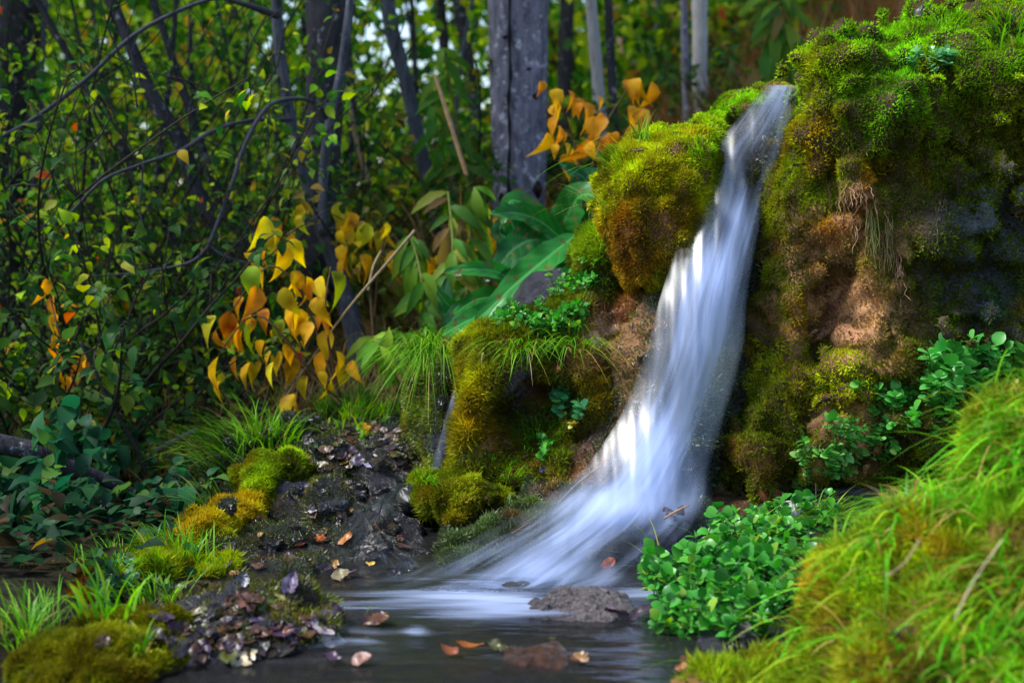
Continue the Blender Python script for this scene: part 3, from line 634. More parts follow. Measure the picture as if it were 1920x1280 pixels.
def flow_material(name, seed, stretch=(26, 2.2), strength=1.0, thr=.5):
    """aerated water: 'flow' = (across, along, foam); streaks run along the flow and let the rock show between them"""
    m, nt, out = nodes(name); L = nt.links
    a = nd(nt, 'Attribute', attribute_name='flow'); sx = nd(nt, 'SeparateXYZ'); L.new(a.outputs['Vector'], sx.inputs[0])
    cx = nd(nt, 'CombineXYZ'); L.new(sx.outputs[0], cx.inputs[0]); L.new(sx.outputs[1], cx.inputs[1]); cx.inputs[2].default_value = seed
    def streak(k, det):
        mp = nd(nt, 'Mapping'); mp.inputs['Scale'].default_value = (stretch[0] * k, stretch[1] * (.6 + .4 * k), 1); L.new(cx.outputs[0], mp.inputs['Vector'])
        n = nd(nt, 'TexNoise', Scale=1.0, Detail=det, Roughness=.6, Distortion=.4); L.new(mp.outputs[0], n.inputs['Vector']); return n
    n1, n2 = streak(1, 2.0), streak(3.2, 2.0)
    nm = nd(nt, 'MixRGB'); nm.inputs[0].default_value = .16; L.new(n1.outputs['Fac'], nm.inputs[1]); L.new(n2.outputs['Fac'], nm.inputs[2])
    # coverage = foam thickness against the streak pattern
    mr = nd(nt, 'MapRange'); L.new(nm.outputs[0], mr.inputs['Value'])
    for i, v in zip((1, 2, 3, 4), (.25, .75, 0.0, 1.0)): mr.inputs[i].default_value = v
    ad = nd(nt, 'Math', operation='ADD'); L.new(mr.outputs[0], ad.inputs[0]); L.new(sx.outputs[2], ad.inputs[1])
    sb = nd(nt, 'Math', operation='SUBTRACT'); L.new(ad.outputs[0], sb.inputs[0]); sb.inputs[1].default_value = .58
    sc_ = nd(nt, 'Math', operation='MULTIPLY'); L.new(sb.outputs[0], sc_.inputs[0]); sc_.inputs[1].default_value = 1.0; sc_.use_clamp = True
    pw = nd(nt, 'MapRange'); L.new(sx.outputs[2], pw.inputs['Value'])            # nothing where there is no water at all
    for i, v in zip((1, 2, 3, 4), (0.0, .18, 0.0, 1.0)): pw.inputs[i].default_value = v
    fm_ = nd(nt, 'Math', operation='MULTIPLY'); L.new(sc_.outputs[0], fm_.inputs[0]); L.new(pw.outputs[0], fm_.inputs[1])
    al = nd(nt, 'Math', operation='MULTIPLY'); L.new(fm_.outputs[0], al.inputs[0]); al.inputs[1].default_value = strength; al.use_clamp = True
    d = nd(nt, 'BsdfDiffuse'); d.inputs['Color'].default_value = (.54, .66, .98, 1)
    t2 = nd(nt, 'BsdfTranslucent'); t2.inputs['Color'].default_value = (.48, .63, .98, 1)
    m1 = nd(nt, 'MixShader', Fac=.4); L.new(d.outputs[0], m1.inputs[1]); L.new(t2.outputs[0], m1.inputs[2])
    gl = nd(nt, 'BsdfGlossy', Roughness=.35); tr = nd(nt, 'BsdfTransparent'); tr.inputs['Color'].default_value = (.93, .95, .97, 1)
    cl = nd(nt, 'MixShader', Fac=.10); L.new(tr.outputs[0], cl.inputs[1]); L.new(gl.outputs[0], cl.inputs[2])
    # the clear sheet itself also ends where the foam ends
    cv = nd(nt, 'MapRange'); L.new(sx.outputs[2], cv.inputs['Value']); cv.inputs[2].default_value = .12
    tr0 = nd(nt, 'BsdfTransparent'); ce = nd(nt, 'MixShader'); L.new(cv.outputs[0], ce.inputs[0]); L.new(tr0.outputs[0], ce.inputs[1]); L.new(cl.outputs[0], ce.inputs[2])
    mx = nd(nt, 'MixShader'); L.new(al.outputs[0], mx.inputs[0]); L.new(ce.outputs[0], mx.inputs[1]); L.new(m1.outputs[0], mx.inputs[2])
    L.new(mx.outputs[0], out.inputs[0]); return m

def water_sheet(name, rows, foam, parent, mat, nu=90, nv=260, bulge=.03, off=0., edge=.44, wob=.004, sd=0, hang=None):
    R = spline([(a, b, c, d) for a, b, c, d in [(r[0], r[1], r[2], r[3]) for r in rows]], nv)   # py, left, right, Y
    u = np.linspace(0, 1, nu)
    PX = R[:, 1:2] * (1 - u) + R[:, 2:3] * u; PY = np.repeat(R[:, 0:1], nu, 1); YY = np.repeat(R[:, 3:4], nu, 1)
    if hang is not None: PY = PY + hang(u)[None, :] * np.linspace(0, 1, nv)[:, None]
    wid = (R[:, 2:3] - R[:, 1:2]) * R[:, 3:4] / FPX
    YY = YY - bulge * np.clip(wid / .30, .12, 1) * np.sin(np.pi * u)[None] - off
    x = (PX - 960) / FPX; y = -(PY - 640) / FPX
    D = np.stack([x, CP + y * SP, -SP + y * CP], -1)
    V = CAMV + D * (YY / D[..., 1])[..., None]
    V[..., 1] += wob * fbm(np.stack([PX * .05, PY * .008, 0 * PX], -1), 2, sd)
    F = foam(PX, PY, u[None]) * np.clip(np.minimum(u, 1 - u) / edge, 0, 1)[None] ** .8
    s = np.concatenate([[0], np.cumsum(np.linalg.norm(np.diff(V[:, nu // 2], axis=0), axis=1))])
    w = np.repeat((np.linalg.norm(V[:, -1] - V[:, 0], axis=1))[:, None], nu, 1)
    fl = np.stack([(u[None] - .5) * (.18 + .25 * (w - .15)), np.repeat(s[:, None], nu, 1), np.clip(F, 0, 1.3)], -1)
    V = V.reshape(-1, 3); V[:, 2] = np.maximum(V[:, 2], .004 + .002 * sd)
    i = np.arange(nu * nv).reshape(nv, nu); q = np.stack([i[:-1, :-1], i[1:, :-1], i[1:, 1:], i[:-1, 1:]], -1).reshape(-1, 4)
    return mesh_np(name, V, [q], mat, parent, None, True, {'flow': fl.reshape(-1, 3)})

def foam_map(base, blobs):
    def f(px, py, u):
        r = np.zeros_like(px) + base
        for x, y, rx, ry, v in blobs: r = r + v * np.exp(-(((px - x) / rx) ** 2 + ((py - y) / ry) ** 2))
        return r
    return f
fall = thing('waterfall', 'silky white waterfall pouring down the rock chute into the pool', 'waterfall', at(1250, 900, 2.8))
ROWS = [(160, 1436, 1498, 3.17), (205, 1396, 1494, 3.10), (290, 1330, 1466, 3.03), (370, 1306, 1438, 2.96), (470, 1266, 1416, 2.89), (560, 1236, 1402, 2.83), (640, 1215, 1396, 2.80), (720, 1187, 1378, 2.78),
        (800, 1150, 1354, 2.75), (880, 1090, 1332, 2.70), (935, 1015, 1340, 2.655), (985, 930, 1345, 2.60), (1040, 815, 1320, 2.53), (1090, 690, 1300, 2.455), (1125, 610, 1280, 2.40)]
fm = foam_map(.40, [(1400, 280, 60, 110, -.20), (1300, 660, 60, 70, -.08), (1470, 250, 26, 110, .45), (1390, 240, 24, 60, .12), (1345, 330, 26, 60, .1), (1410, 330, 26, 70, -.40), (1385, 390, 40, 50, .25), (1330, 430, 40, 45, -.34), (1395, 440, 34, 70, .55), (1270, 540, 40, 60, .25), (1340, 500, 50, 50, .45), (1370, 560, 20, 60, .3), (1310, 640, 90, 90, .25),
    (1215, 700, 30, 70, -.25), (1330, 720, 40, 90, .18), (1230, 860, 46, 90, .85), (1150, 945, 110, 34, .9), (1220, 910, 60, 60, .5), (1080, 990, 70, 40, .15), (1240, 1040, 80, 56, -.62), (1165, 1045, 36, 44, -.30), (1030, 1075, 70, 30, .30), (1130, 1075, 60, 30, .12), (960, 1110, 60, 18, .12), (720, 1120, 60, 25, -.3), (980, 1060, 60, 40, .14), (1050, 1128, 260, 30, -.08), (1300, 985, 40, 40, -.4)])
water_sheet('water_sheet', ROWS, fm, fall, flow_material('falling_water', 1.7, strength=.8), off=0.0, sd=1)
fm2 = foam_map(.10, [(1395, 440, 24, 60, .30), (1340, 510, 40, 60, .35), (1275, 540, 24, 40, .25), (1230, 860, 40, 80, .8), (1150, 945, 100, 28, .6), (1310, 650, 60, 80, .25), (1465, 260, 14, 80, .2), (1030, 1075, 60, 24, .25), (1080, 1000, 60, 36, .2)])
water_sheet('water_veil', ROWS, fm2, fall, flow_material('water_veil', 8.1, (40, 3)), off=.018, bulge=.045, sd=2)
# foam drifting over the pool
def flat_foam(name, P, parent, mat, blobs, base=0.0):
    nu, nv = 120, 70
    (x0, x1), (y0, y1) = P
    X, Y = np.meshgrid(np.linspace(x0, x1, nu), np.linspace(y0, y1, nv), indexing='ij')
    V = np.stack([X, Y, np.full_like(X, .008)], -1)
    d = V - CAMV; f = d[..., 1] * CP - d[..., 2] * SP; up = d[..., 1] * SP + d[..., 2] * CP
    px, py = 960 + FPX * d[..., 0] / f, 640 - FPX * up / f
    F = np.full_like(X, base)
    for bx, by, rx, ry, v in blobs: F = F + v * np.exp(-(((px - bx) / rx) ** 2 + ((py - by) / ry) ** 2))
    fl = np.stack([Y * .35, X * .8, np.clip(F, 0, 1)], -1)
    i = np.arange(nu * nv).reshape(nu, nv); q = np.stack([i[:-1, :-1], i[1:, :-1], i[1:, 1:], i[:-1, 1:]], -1).reshape(-1, 4)
    return mesh_np(name, V.reshape(-1, 3), [q], mat, parent, None, True, {'flow': fl.reshape(-1, 3)})
flat_foam('foam', ((-.55, .40), (1.95, 2.62)), fall, flow_material('pool_foam', 3.3, (60, 5)), [
    (900, 1108, 120, 24, .5), (740, 1126, 140, 15, .36), (930, 1140, 90, 14, .42), (850, 1155, 80, 14, .25), (780, 1180, 24, 18, .22), (660, 1140, 90, 10, .10), (1100, 1110, 90, 12, .3), (1230, 1110, 70, 12, .3), (700, 1200, 40, 16, .2), (1000, 1135, 120, 10, .4), (840, 1118, 140, 8, .3), (620, 1190, 60, 18, .16), (1100, 1225, 200, 8, .10), (760, 1245, 200, 10, .10)])

trick = thing('trickle', 'thin clear trickle sliding down beside the golden moss pillar', 'trickle', at(840, 860, 3.0))
water_sheet('water_sheet', [(655, 870, 880, 3.02), (700, 862, 874, 2.98), (760, 840, 856, 2.95), (820, 824, 842, 2.93), (880, 805, 826, 2.90)], foam_map(.14, [(860, 720, 12, 40, .15), (835, 800, 16, 40, .15)]), trick, flow_material('trickle_water', 5.2, (60, 4), .2), nu=24, nv=80, bulge=.012, sd=3)
casc = thing('cascade', 'small cascade spilling over the dark terrace rocks into the pool', 'cascade', at(700, 1000, 2.8))
water_sheet('water_sheet', [(905, 716, 790, 2.92), (935, 690, 780, 2.86), (985, 660, 745, 2.76), (1040, 690, 760, 2.64), (1085, 700, 800, 2.53), (1100, 690, 810, 2.50)], foam_map(.10, [(660, 965, 22, 26, .25), (690, 960, 30, 30, .2), (720, 1070, 30, 30, .08)]), casc, flow_material('cascade_water', 6.4, (50, 4), .32), nu=30, nv=90, bulge=.03, sd=4)
# ================================================================ FOREST
def trunk_mesh(name, path, mat, parent, seg=12, lump=.12, n=28):
    P = spline([[*at(x, y, Y), r * mpp(Y)] for x, y, Y, r in path], n)
    g = Geo(); tube(g, P[:, :3], P[:, 3], seg, (.1, .1, .1), lump)
    return g.build(name, mat, parent, True), P

GREENS = [(.06, .18, .012, 4), (.17, .33, .012, 4), (.42, .54, .015, 2.4), (.02, .08, .015, 3.5), (.45, .30, .012, .7), (.50, .10, .02, .2)]
YGREEN = [(.19, .40, .012, 4), (.44, .58, .015, 3), (.04, .15, .02, 4), (.50, .36, .012, .8)]
DGREEN = [(.025, .08, .02, 4), (.05, .12, .02, 3), (.10, .17, .015, 1.2), (.30, .30, .02, .3)]
TEALG = [(.012, .07, .03, 4), (.02, .10, .035, 3), (.07, .15, .03, 1)]
OLIVES = [(.10, .10, .015, 3), (.2, .14, .03, 2), (.08, .13, .015, 3), (.25, .2, .03, 1)]

def tree(name, label, path, mat, crown=(1.0, 500, GREENS, .06), group=None, top=None, branches=(), seg=12, lump=.12, cat='tree', bottom=True, rows=40):
    x, y, Y, r = path[-1]
    b = at(x, y, Y); gz = float(ground_z(b[0], b[1]))
    t = thing(name, label, cat, (b[0], b[1], min(gz, b[2])), group)
    P = [[*at(x, y, Y), r * mpp(Y)] for x, y, Y, r in path]
    if bottom and b[2] > gz - .05: P.append([b[0] + .01, b[1], gz - .06, P[-1][3] * 1.25])
    d = np.array(P[0][:3]) - np.array(P[1][:3]); d = d / np.linalg.norm(d); d[2] = max(d[2], .6)
    up = [np.array(P[0][:3]) + d * k for k in (.6, 1.3)]
    P = [[*up[1], P[0][3] * .6], [*up[0], P[0][3] * .85]] + P
    S_ = spline(P, rows); g = Geo(); tube(g, S_[:, :3], S_[:, 3], seg, (.1, .1, .1), lump)
    tr = g.build('trunk', mat, t, True)
    for br in branches:
        B = spline([[*at(x, y, Yb), r * mpp(Yb)] for x, y, Yb, r in br], 26); g = Geo(); tube(g, B[:, :3], B[:, 3], 6, (.1, .1, .1), .1)
        g.build('branch', mat, tr, True)
    if crown:
        R, n, pal, ls = crown; c = up[1] + np.array([0, 0, R * .35]); g = Geo(); gl = Geo()
        for k in range(9):
            a = random.uniform(0, 6.28); e = c + np.array([math.cos(a) * R * .8, math.sin(a) * R * .8, random.uniform(-.25, .6) * R])
            s0 = np.array(up[0]) * (1 - k / 9) + c * (k / 9)
            tube(g, spline([s0, (s0 + e) / 2 + rnd(3) * .1, e], 8), np.linspace(.018, .004, 8), 5)
        g.build('limbs', mat, t, True)
        cl = c + rnd((max(8, n // 22), 3)) * np.array([R, R, R * .55]); ci = RNG.integers(0, len(cl), n)
        pos = cl[ci] + RNG.normal(0, .13 * R, (n, 3))
        add_leaves(gl, T_OVATE, pos, rnd((n, 3)) + np.array([0, 0, -.5]), rnd((n, 3)) + np.array([0, 0, .8]), rnd(n, .7, 1.3) * ls, pick(pal, n), 1.2)
        gl.build('crown', M_LEAF, t)
    return t, tr

# large foreground trunk with its vertical crack
t, tr = tree('tree', 'thick pale grey trunk with a dark vertical crack behind the broad green leaves',
     [(975, -60, 4.7, 58), (972, 40, 4.7, 55), (972, 200, 4.7, 52), (974, 330, 4.7, 50), (968, 480, 4.7, 54), (964, 560, 4.7, 58)], M_BARKPALE, (1.3, 900, GREENS, .07),
     branches=[[(930, 130, 4.68, 6), (933, 40, 4.68, 15), (945, -60, 4.68, 22)]], seg=56, lump=.05, rows=120)
cr = Geo(); tube(cr, spline([at(x, y, 4.602) for x, y in [(956, -30), (955, 60), (957, 140), (953, 190), (956, 260), (953, 330), (956, 400), (954, 470)]], 40), [.0045 * (1 + .4 * math.sin(k * 1.3)) for k in range(40)], 5, (.008, .007, .008))
cr.build('bark_crack', M_STEM, tr)
for (cx, cy, w) in [(1000, 395, 17), (985, 420, 12), (1008, 355, 10), (940, 370, 6), (990, 130, 7), (948, 70, 6), (1003, 180, 5)]:
    g = Geo(); c = at(cx, cy, 4.618); tube(g, [c + np.array([0, .02, w * .0026]), c, c - np.array([0, -.02, w * .0030])], [.005, w * mpp(4.6) * 1.1, .005], 7, (.010, .009, .010), .4); g.build('bark_scar', M_STEM, tr)

tree('tree', 'dark trunk spotted with pale lichen behind the forked sapling', [(612, -40, 4.45, 38), (612, 90, 4.45, 37), (606, 260, 4.45, 34), (600, 400, 4.45, 36), (580, 560, 4.45, 42), (560, 640, 4.45, 46)], M_BARKDARK, (1.4, 900, GREENS, .07), seg=40, lump=.07, rows=110)
tree('sapling', 'slim blue grey forked sapling rising from the yellow leaved shrub', [(518, -40, 4.1, 10), (521, 60, 4.1, 10), (540, 200, 4.1, 11), (568, 320, 4.1, 11.5), (602, 430, 4.1, 12), (630, 500, 4.1, 15), (655, 580, 4.1, 18), (672, 660, 4.1, 22)], M_BARKGREY, (.8, 350, YGREEN, .06),
     branches=[[(606, 440, 4.08, 10), (606, 340, 4.08, 10), (618, 230, 4.06, 9.5), (642, 120, 4.05, 9), (660, -30, 4.05, 8.5), (668, -160, 4.05, 8)]])
tree('tree', 'leaning lichen grey trunk between the forked sapling and the thick pale trunk', [(722, -30, 5.0, 14), (735, 60, 5.0, 14), (760, 150, 5.0, 13), (782, 250, 5.0, 13), (800, 330, 5.0, 13), (818, 400, 5.0, 14), (830, 470, 5.0, 16)], M_BARKGREY, (1.0, 500, GREENS, .065))
tree('tree', 'thin dark leaning trunk with a pale stalk beside it', [(655, 130, 5.3, 8), (664, 240, 5.3, 12), (690, 320, 5.3, 12), (718, 410, 5.3, 13), (735, 480, 5.3, 14)], M_BARKDARK, None)
tree('tree', 'crooked dark trunk leaning left in the leafy thicket', [(255, 110, 4.5, 12), (290, 190, 4.5, 14), (340, 270, 4.5, 15), (370, 360, 4.5, 14), (408, 430, 4.5, 13), (440, 520, 4.5, 13), (462, 600, 4.5, 14)], M_BARKDARK, (1.0, 500, GREENS, .06))
tree('tree', 'slender dark trunk just behind the crooked leaning one', [(370, 250, 4.9, 8), (400, 340, 4.9, 9), (440, 420, 4.9, 10), (462, 480, 4.9, 10), (500, 600, 4.9, 11)], M_BARKDARK, None)
tree('tree', 'dark slanting trunk low in the thicket', [(320, 440, 4.7, 8), (360, 510, 4.7, 10), (410, 580, 4.7, 10), (450, 640, 4.7, 11)], M_BARKDARK, None)
tree('birch_tree', 'pale birch trunk standing on the hillside above the boulder', [(1312, -40, 6.0, 15), (1312, 60, 6.0, 14), (1312, 150, 6.0, 15), (1316, 200, 6.0, 16)], M_BARKBIRCH, (1.2, 400, GREENS, .08))
for lab, px, lean, r, Y, mat in [('thin whitish trunk right of the thick pale trunk', 1118, 14, 12, 5.4, M_BARKBIRCH), ('dark thin trunk beside the whitish one', 1146, 8, 9, 5.3, M_BARKDARK), ('slim grey trunk close against the thick pale trunk', 1060, -4, 15, 6.9, M_BARKDARK),
        ('grey brown pole of a tree left of the birch', 1285, 4, 8, 5.9, M_BARKPALE), ('dark trunk leaning in front of bright sky gaps', 878, 26, 13, 6.8, M_BARKDARK), ('far dark trunk near the sky gaps', 835, 12, 11, 7.6, M_BARKDARK),
        ('far grey trunk between sapling stems', 575, 10, 9, 8.2, M_BARKDARK), ('far thin trunk in the yellow green thicket', 448, 16, 10, 8.0, M_BARKDARK), ('far dark trunk behind the bare arching branch', 210, -10, 11, 7.5, M_BARKDARK),
        ('thin dark trunk near the edge of the thicket', 60, 8, 10, 7.0, M_BARKDARK), ('thin grey trunk on the brown hillside', 1420, 3, 6, 8.0, M_BARKGREY), ('thin pale trunk at the top of the brown hillside', 1230, -6, 6, 8.4, M_BARKPALE)]:
    tree('forest_tree', lab, [(px - lean, -40, Y, r * .85), (px, 120, Y, r * .95), (px + lean, 300, Y, r), (px + lean * 1.6, 420, Y, r * 1.1)], mat, (1.3, 420, GREENS, .08), 'slim trees of the forest behind')

for lab, x_, y_, R_, z_, n_ in [('tall dense tree added to shade the leafy thicket', -3.0, 4.6, 1.2, 2.6, 2200), ('tall dense tree added to shade the hollow', -3.0, 3.5, .60, 1.95, 900), ('tall dense tree added to shade the deeper thicket', -3.6, 6.3, 1.5, 3.0, 2200), ('overhanging dense tree added to shade the thicket from above', -1.6, 5.6, 1.3, 2.8, 1200), ('tall dense tree added to shade the middle of the thicket', -2.2, 7.6, 1.6, 3.3, 2000)]:  # extra trees added so their crowns shade the thicket and the hollow
    gz = float(ground_z(x_ - .4, y_)); t = thing('tree', lab, 'tree', (x_ - .4, y_, gz)); g = Geo()
    tube(g, spline([(x_ - .4, y_, gz - .1), (x_ - .3, y_, z_ * .5), (x_, y_ + .05, z_)], 20), np.linspace(.08, .05, 20), 10, (.1, .1, .1), .1); g.build('trunk', M_BARKDARK, t, True)
    g = Geo(); c = np.array([x_, y_, z_ + R_ * .45]); cl = c + nrm(rnd((n_ // 40, 3))) * np.cbrt(RNG.random((n_ // 40, 1))) * np.array([R_, R_, R_ * .55]); ci = RNG.integers(0, len(cl), n_)
    add_leaves(g, T_OVATE, cl[ci] + RNG.normal(0, .12 * R_, (n_, 3)), rnd((n_, 3)), rnd((n_, 3)) + np.array([0, 0, .8]), rnd(n_, .07, .13), pick(GREENS, n_), 1.25); g.build('crown', M_LEAF, t)
for k in range(14):
    px = 20 + 66 * k + random.uniform(-26, 26); Y = random.uniform(4.9, 7.2); r = random.uniform(4, 7); ln = random.uniform(-40, 50)
    tree('forest_tree', 'slender dark stem among the leaves of the thicket', [(px - ln, -40, Y, r * .7), (px - ln * .3 + random.uniform(-14, 14), 130, Y, r * .85), (px + random.uniform(-10, 10), 300, Y, r), (px + ln * .4, 470, Y, r * 1.15)], random.choice((M_BARKDARK, M_BARKDARK, M_BARKGREY)), None, 'slender stems in the thicket', seg=8)
# bare arching branches and stalks
def twig(name, label, cat, pts, col=(.03, .028, .035), group=None, n=30, seg=6, mat=None):
    P = spline([[*at(x, y, Y), r * mpp(Y)] for x, y, Y, r in pts], n)
    g = Geo(); tube(g, P[:, :3], P[:, 3], seg, col, .12)
    return tag(g.build(name, mat or M_STEM, None, True), label, cat, group)
BR = (.045, .045, .06)
twig('bare_branch', 'long bare branch arching across the upper leafy thicket', 'branch', [(-60, 290, 3.7, 4), (60, 225, 3.7, 4), (160, 150, 3.7, 4), (260, 60, 3.7, 4), (390, 0, 3.75, 4), (450, 6, 3.8, 5), (520, 30, 4.0, 7)], BR)
twig('bare_branch', 'bare branch curving from the sapling fork down through the leaves', 'branch', [(50, 430, 3.6, 2.5), (120, 410, 3.6, 3), (190, 340, 3.6, 3.2), (260, 310, 3.65, 3.5), (340, 282, 3.7, 4), (400, 245, 3.8, 4), (470, 226, 3.9, 4), (545, 225, 4.05, 5)], BR)
twig('bare_branch', 'bent bare vine looping from the sapling to the lower thicket', 'branch', [(612, 222, 4.0, 4), (595, 195, 3.95, 4), (555, 185, 3.9, 4), (510, 195, 3.85, 4), (480, 230, 3.8, 4.5), (452, 290, 3.78, 4.5), (440, 330, 3.76, 4.5), (415, 400, 3.74, 4.2), (392, 460, 3.72, 4)], BR)
twig('bare_branch', 'thin bare twig trailing off from the end of the looping vine', 'branch', [(392, 460, 3.72, 3.5), (360, 490, 3.7, 3), (300, 505, 3.7, 2.5), (220, 515, 3.68, 2), (120, 520, 3.66, 1.5)], BR)
twig('bare_branch', 'side twig running right from the end of the looping vine', 'branch', [(392, 460, 3.72, 3), (420, 480, 3.72, 2.5), (470, 495, 3.72, 2)], BR)
twig('hanging_twig', 'short pale twig hanging straight below a bare branch', 'twig', [(268, 308, 3.65, 2), (266, 350, 3.65, 2), (262, 390, 3.65, 2), (270, 430, 3.65, 1.5)], BR)
twig('hanging_twig', 'short twig dangling from the upper arching branch', 'twig', [(258, 62, 3.7, 2.5), (248, 100, 3.7, 2.5), (252, 140, 3.7, 2.2), (256, 170, 3.7, 1.6)], BR)
twig('dry_stalk', 'long pale dry stalk leaning across the yellow leaved shrub', 'stalk', [(535, 745, 3.55, 1.6), (600, 650, 3.55, 2), (660, 570, 3.55, 2.6), (720, 500, 3.55, 3), (778, 432, 3.55, 3)], (.26, .19, .10))
twig('dry_stalk', 'short broken pale stalk beside the long leaning one', 'stalk', [(690, 545, 3.6, 2), (700, 500, 3.6, 2.4), (715, 470, 3.6, 2)], (.36, .28, .16))
twig('dry_stalk', 'straight pale stalk standing behind the drooping green leaves', 'stalk', [(875, 330, 4.2, 4), (850, 250, 4.2, 4.5), (828, 180, 4.2, 4), (815, 140, 4.2, 3)], (.40, .24, .12))
twig('dry_stalk', 'pale stalk leaning by the thin dark trunk', 'stalk', [(690, 340, 4.6, 5), (668, 260, 4.6, 5), (650, 170, 4.6, 4)], (.28, .19, .12))
twig('hanging_twig', 'pale crooked twig drooping over the dark hollow to the grass', 'twig', [(170, 902, 3.1, 3.5), (192, 920, 3.1, 4), (205, 950, 3.1, 4.5), (208, 990, 3.1, 4.5), (216, 1035, 3.1, 5)], (.26, .25, .30))
twig('bare_branch', 'thin dark branch leaning in the hollow by the orange leaves', 'branch', [(150, 640, 3.3, 3), (180, 700, 3.3, 4), (215, 770, 3.3, 4.5), (250, 830, 3.3, 5), (275, 890, 3.3, 5)], (.03, .026, .024))
twig('bare_branch', 'grey dead branch slanting out of the hollow', 'branch', [(270, 860, 3.5, 7), (320, 830, 3.5, 6), (370, 805, 3.5, 5)], (.09, .08, .085))
for _ in range(60):
    x0, y0 = random.uniform(-40, 520), random.uniform(60, 640); a = random.uniform(-2.6, -.4); l = random.uniform(160, 380); Yt = random.uniform(3.5, 4.0); w0 = random.uniform(.7, 1.9); pts = [(x0, y0, Yt, w0)]
    for k in range(5):
        a += random.uniform(-.35, .35); pts.append((pts[-1][0] + math.cos(a) * l / 5, pts[-1][1] + math.sin(a) * l / 5, Yt, w0 * (1 - .14 * k)))
    twig('bare_twig', 'thin dark bare twig tangled in the leafy thicket', 'twig', pts, (.018, .016, .018), 'bare twigs tangled in the thicket', 18, 4)
fl_ = thing('fallen_log', 'dark fallen log lying in the shaded hollow', 'log', at(120, 870, 2.9))
trunk_mesh('trunk', [(-90, 815, 2.95, 22), (0, 832, 2.96, 22), (60, 845, 2.97, 19), (120, 872, 3.0, 20), (180, 893, 3.02, 15), (250, 925, 3.05, 13), (310, 968, 3.1, 7)], M_BARKDARK, fl_, 16, .5, 60)

# ---- shrubs
def shrub(name, label, px, Y, h, spread, nst, pal, ls, per=5, group=None, tpl=T_OVATE, stem=(.03, .027, .022), cat='shrub', z0=None, lean=(0, 0), thick=.006, width=1.15, droop=.35):
    x = at(px, 413, Y)[0]; z = float(ground_z(x, Y)) - .02 if z0 is None else z0
    t = thing(name, label, cat, (x, Y, z), group); b = np.array([x, Y, z])
    gs, pos, dr = Geo(), [], []
    for k in range(nst):
        a = random.uniform(0, 6.28); L = h * random.uniform(.65, 1.1)
        d = np.array([math.cos(a) * spread + lean[0], math.sin(a) * spread + lean[1], 1.0]); d /= np.linalg.norm(d)
        p = b + np.array([math.cos(a), math.sin(a), 0]) * random.uniform(0, .12); pts = [p]
        m = 8
        for i in range(m):
            d = nrm(d + rnd(3) * .16 + np.array([math.cos(a), math.sin(a), 0]) * .05 * spread); p = p + d * L / m; pts.append(p)
        tube(gs, spline(pts, 14), np.linspace(thick, thick * .3, 14) * random.uniform(.7, 1.3), 5, stem)
        for i in range(2, m + 1):
            for q in range(random.choice((1, 2, 2))):
                td = nrm(rnd(3) + np.array([0, 0, .15])); tl = random.uniform(.10, .22) * h * .8 * (1.15 - .5 * i / m)
                e = pts[i] + td * tl; mid = (pts[i] + e) / 2 + rnd(3) * .02
                tube(gs, np.array([pts[i], mid, e]), [thick * .35, thick * .28, thick * .15], 3, stem)
                for f in np.linspace(.25, 1, per):
                    pos.append(pts[i] * (1 - f) + e * f + rnd(3) * .018); dr.append(td)
    gs.build('stems', M_STEM, t, False)
    n = len(pos); gl = Geo()
    add_leaves(gl, tpl, np.array(pos), np.array(dr) * .6 + rnd((n, 3)) * .8 + np.array([0, 0, -droop]), rnd((n, 3)) * .6 + np.array([0, -.25, .8]), rnd(n, .6, 1.3) * ls, pick(pal, n), width, rnd(n, 0, .3))
    gl.build('foliage', M_LEAF, t)
    return t
GRP = 'leafy shrubs of the thicket'
LB = {id(GREENS): 'leafy shrub with mixed green and yellow leaves in the thicket', id(YGREEN): 'bright yellow green leaved shrub in the thicket', id(DGREEN): 'dark green leaved shrub in the shaded thicket', id(OLIVES): 'brownish olive shrub on the hillside', id(TEALG): 'low blue green leafy plant at the dark hollow'}
for px, Y, h, pal, ls in [(-60, 4.1, 1.5, GREENS, .035), (60, 4.4, 1.6, GREENS, .034), (150, 4.0, 1.2, DGREEN, .036), (190, 4.9, 1.8, YGREEN, .036), (280, 4.3, 1.4, GREENS, .034), (330, 5.2, 1.7, YGREEN, .038), (400, 4.6, 1.3, GREENS, .035),
        (470, 5.2, 1.7, YGREEN, .04), (540, 6.2, 1.9, YGREEN, .045), (-20, 5.6, 2.0, GREENS, .042), (110, 6.0, 2.1, YGREEN, .042), (250, 6.3, 2.1, GREENS, .045), (420, 6.8, 2.2, YGREEN, .048), (650, 6.4, 1.0, YGREEN, .05), (700, 5.6, 1.1, GREENS, .045),
        (760, 6.4, .9, YGREEN, .05), (850, 6.0, .9, GREENS, .05), (890, 5.2, .9, OLIVES, .045), (20, 3.7, .9, DGREEN, .04), (110, 3.6, .75, DGREEN, .04), (230, 3.75, .8, GREENS, .035), (320, 3.9, .75, DGREEN, .035), (370, 4.3, .8, GREENS, .035),
        (1180, 7.8, 1.3, OLIVES, .05), (1385, 6.0, .5, DGREEN, .045), (1190, 5.2, .6, DGREEN, .045), (560, 4.7, .9, DGREEN, .04), (690, 4.5, .7, OLIVES, .04)]:
    shrub('shrub', LB[id(pal)], px, Y, h, .6, 13 if Y < 5.5 else 12, pal, ls, 4 if Y < 4.5 else 5, GRP + ' - ' + LB[id(pal)].split(' shrub')[0] if False else GRP)
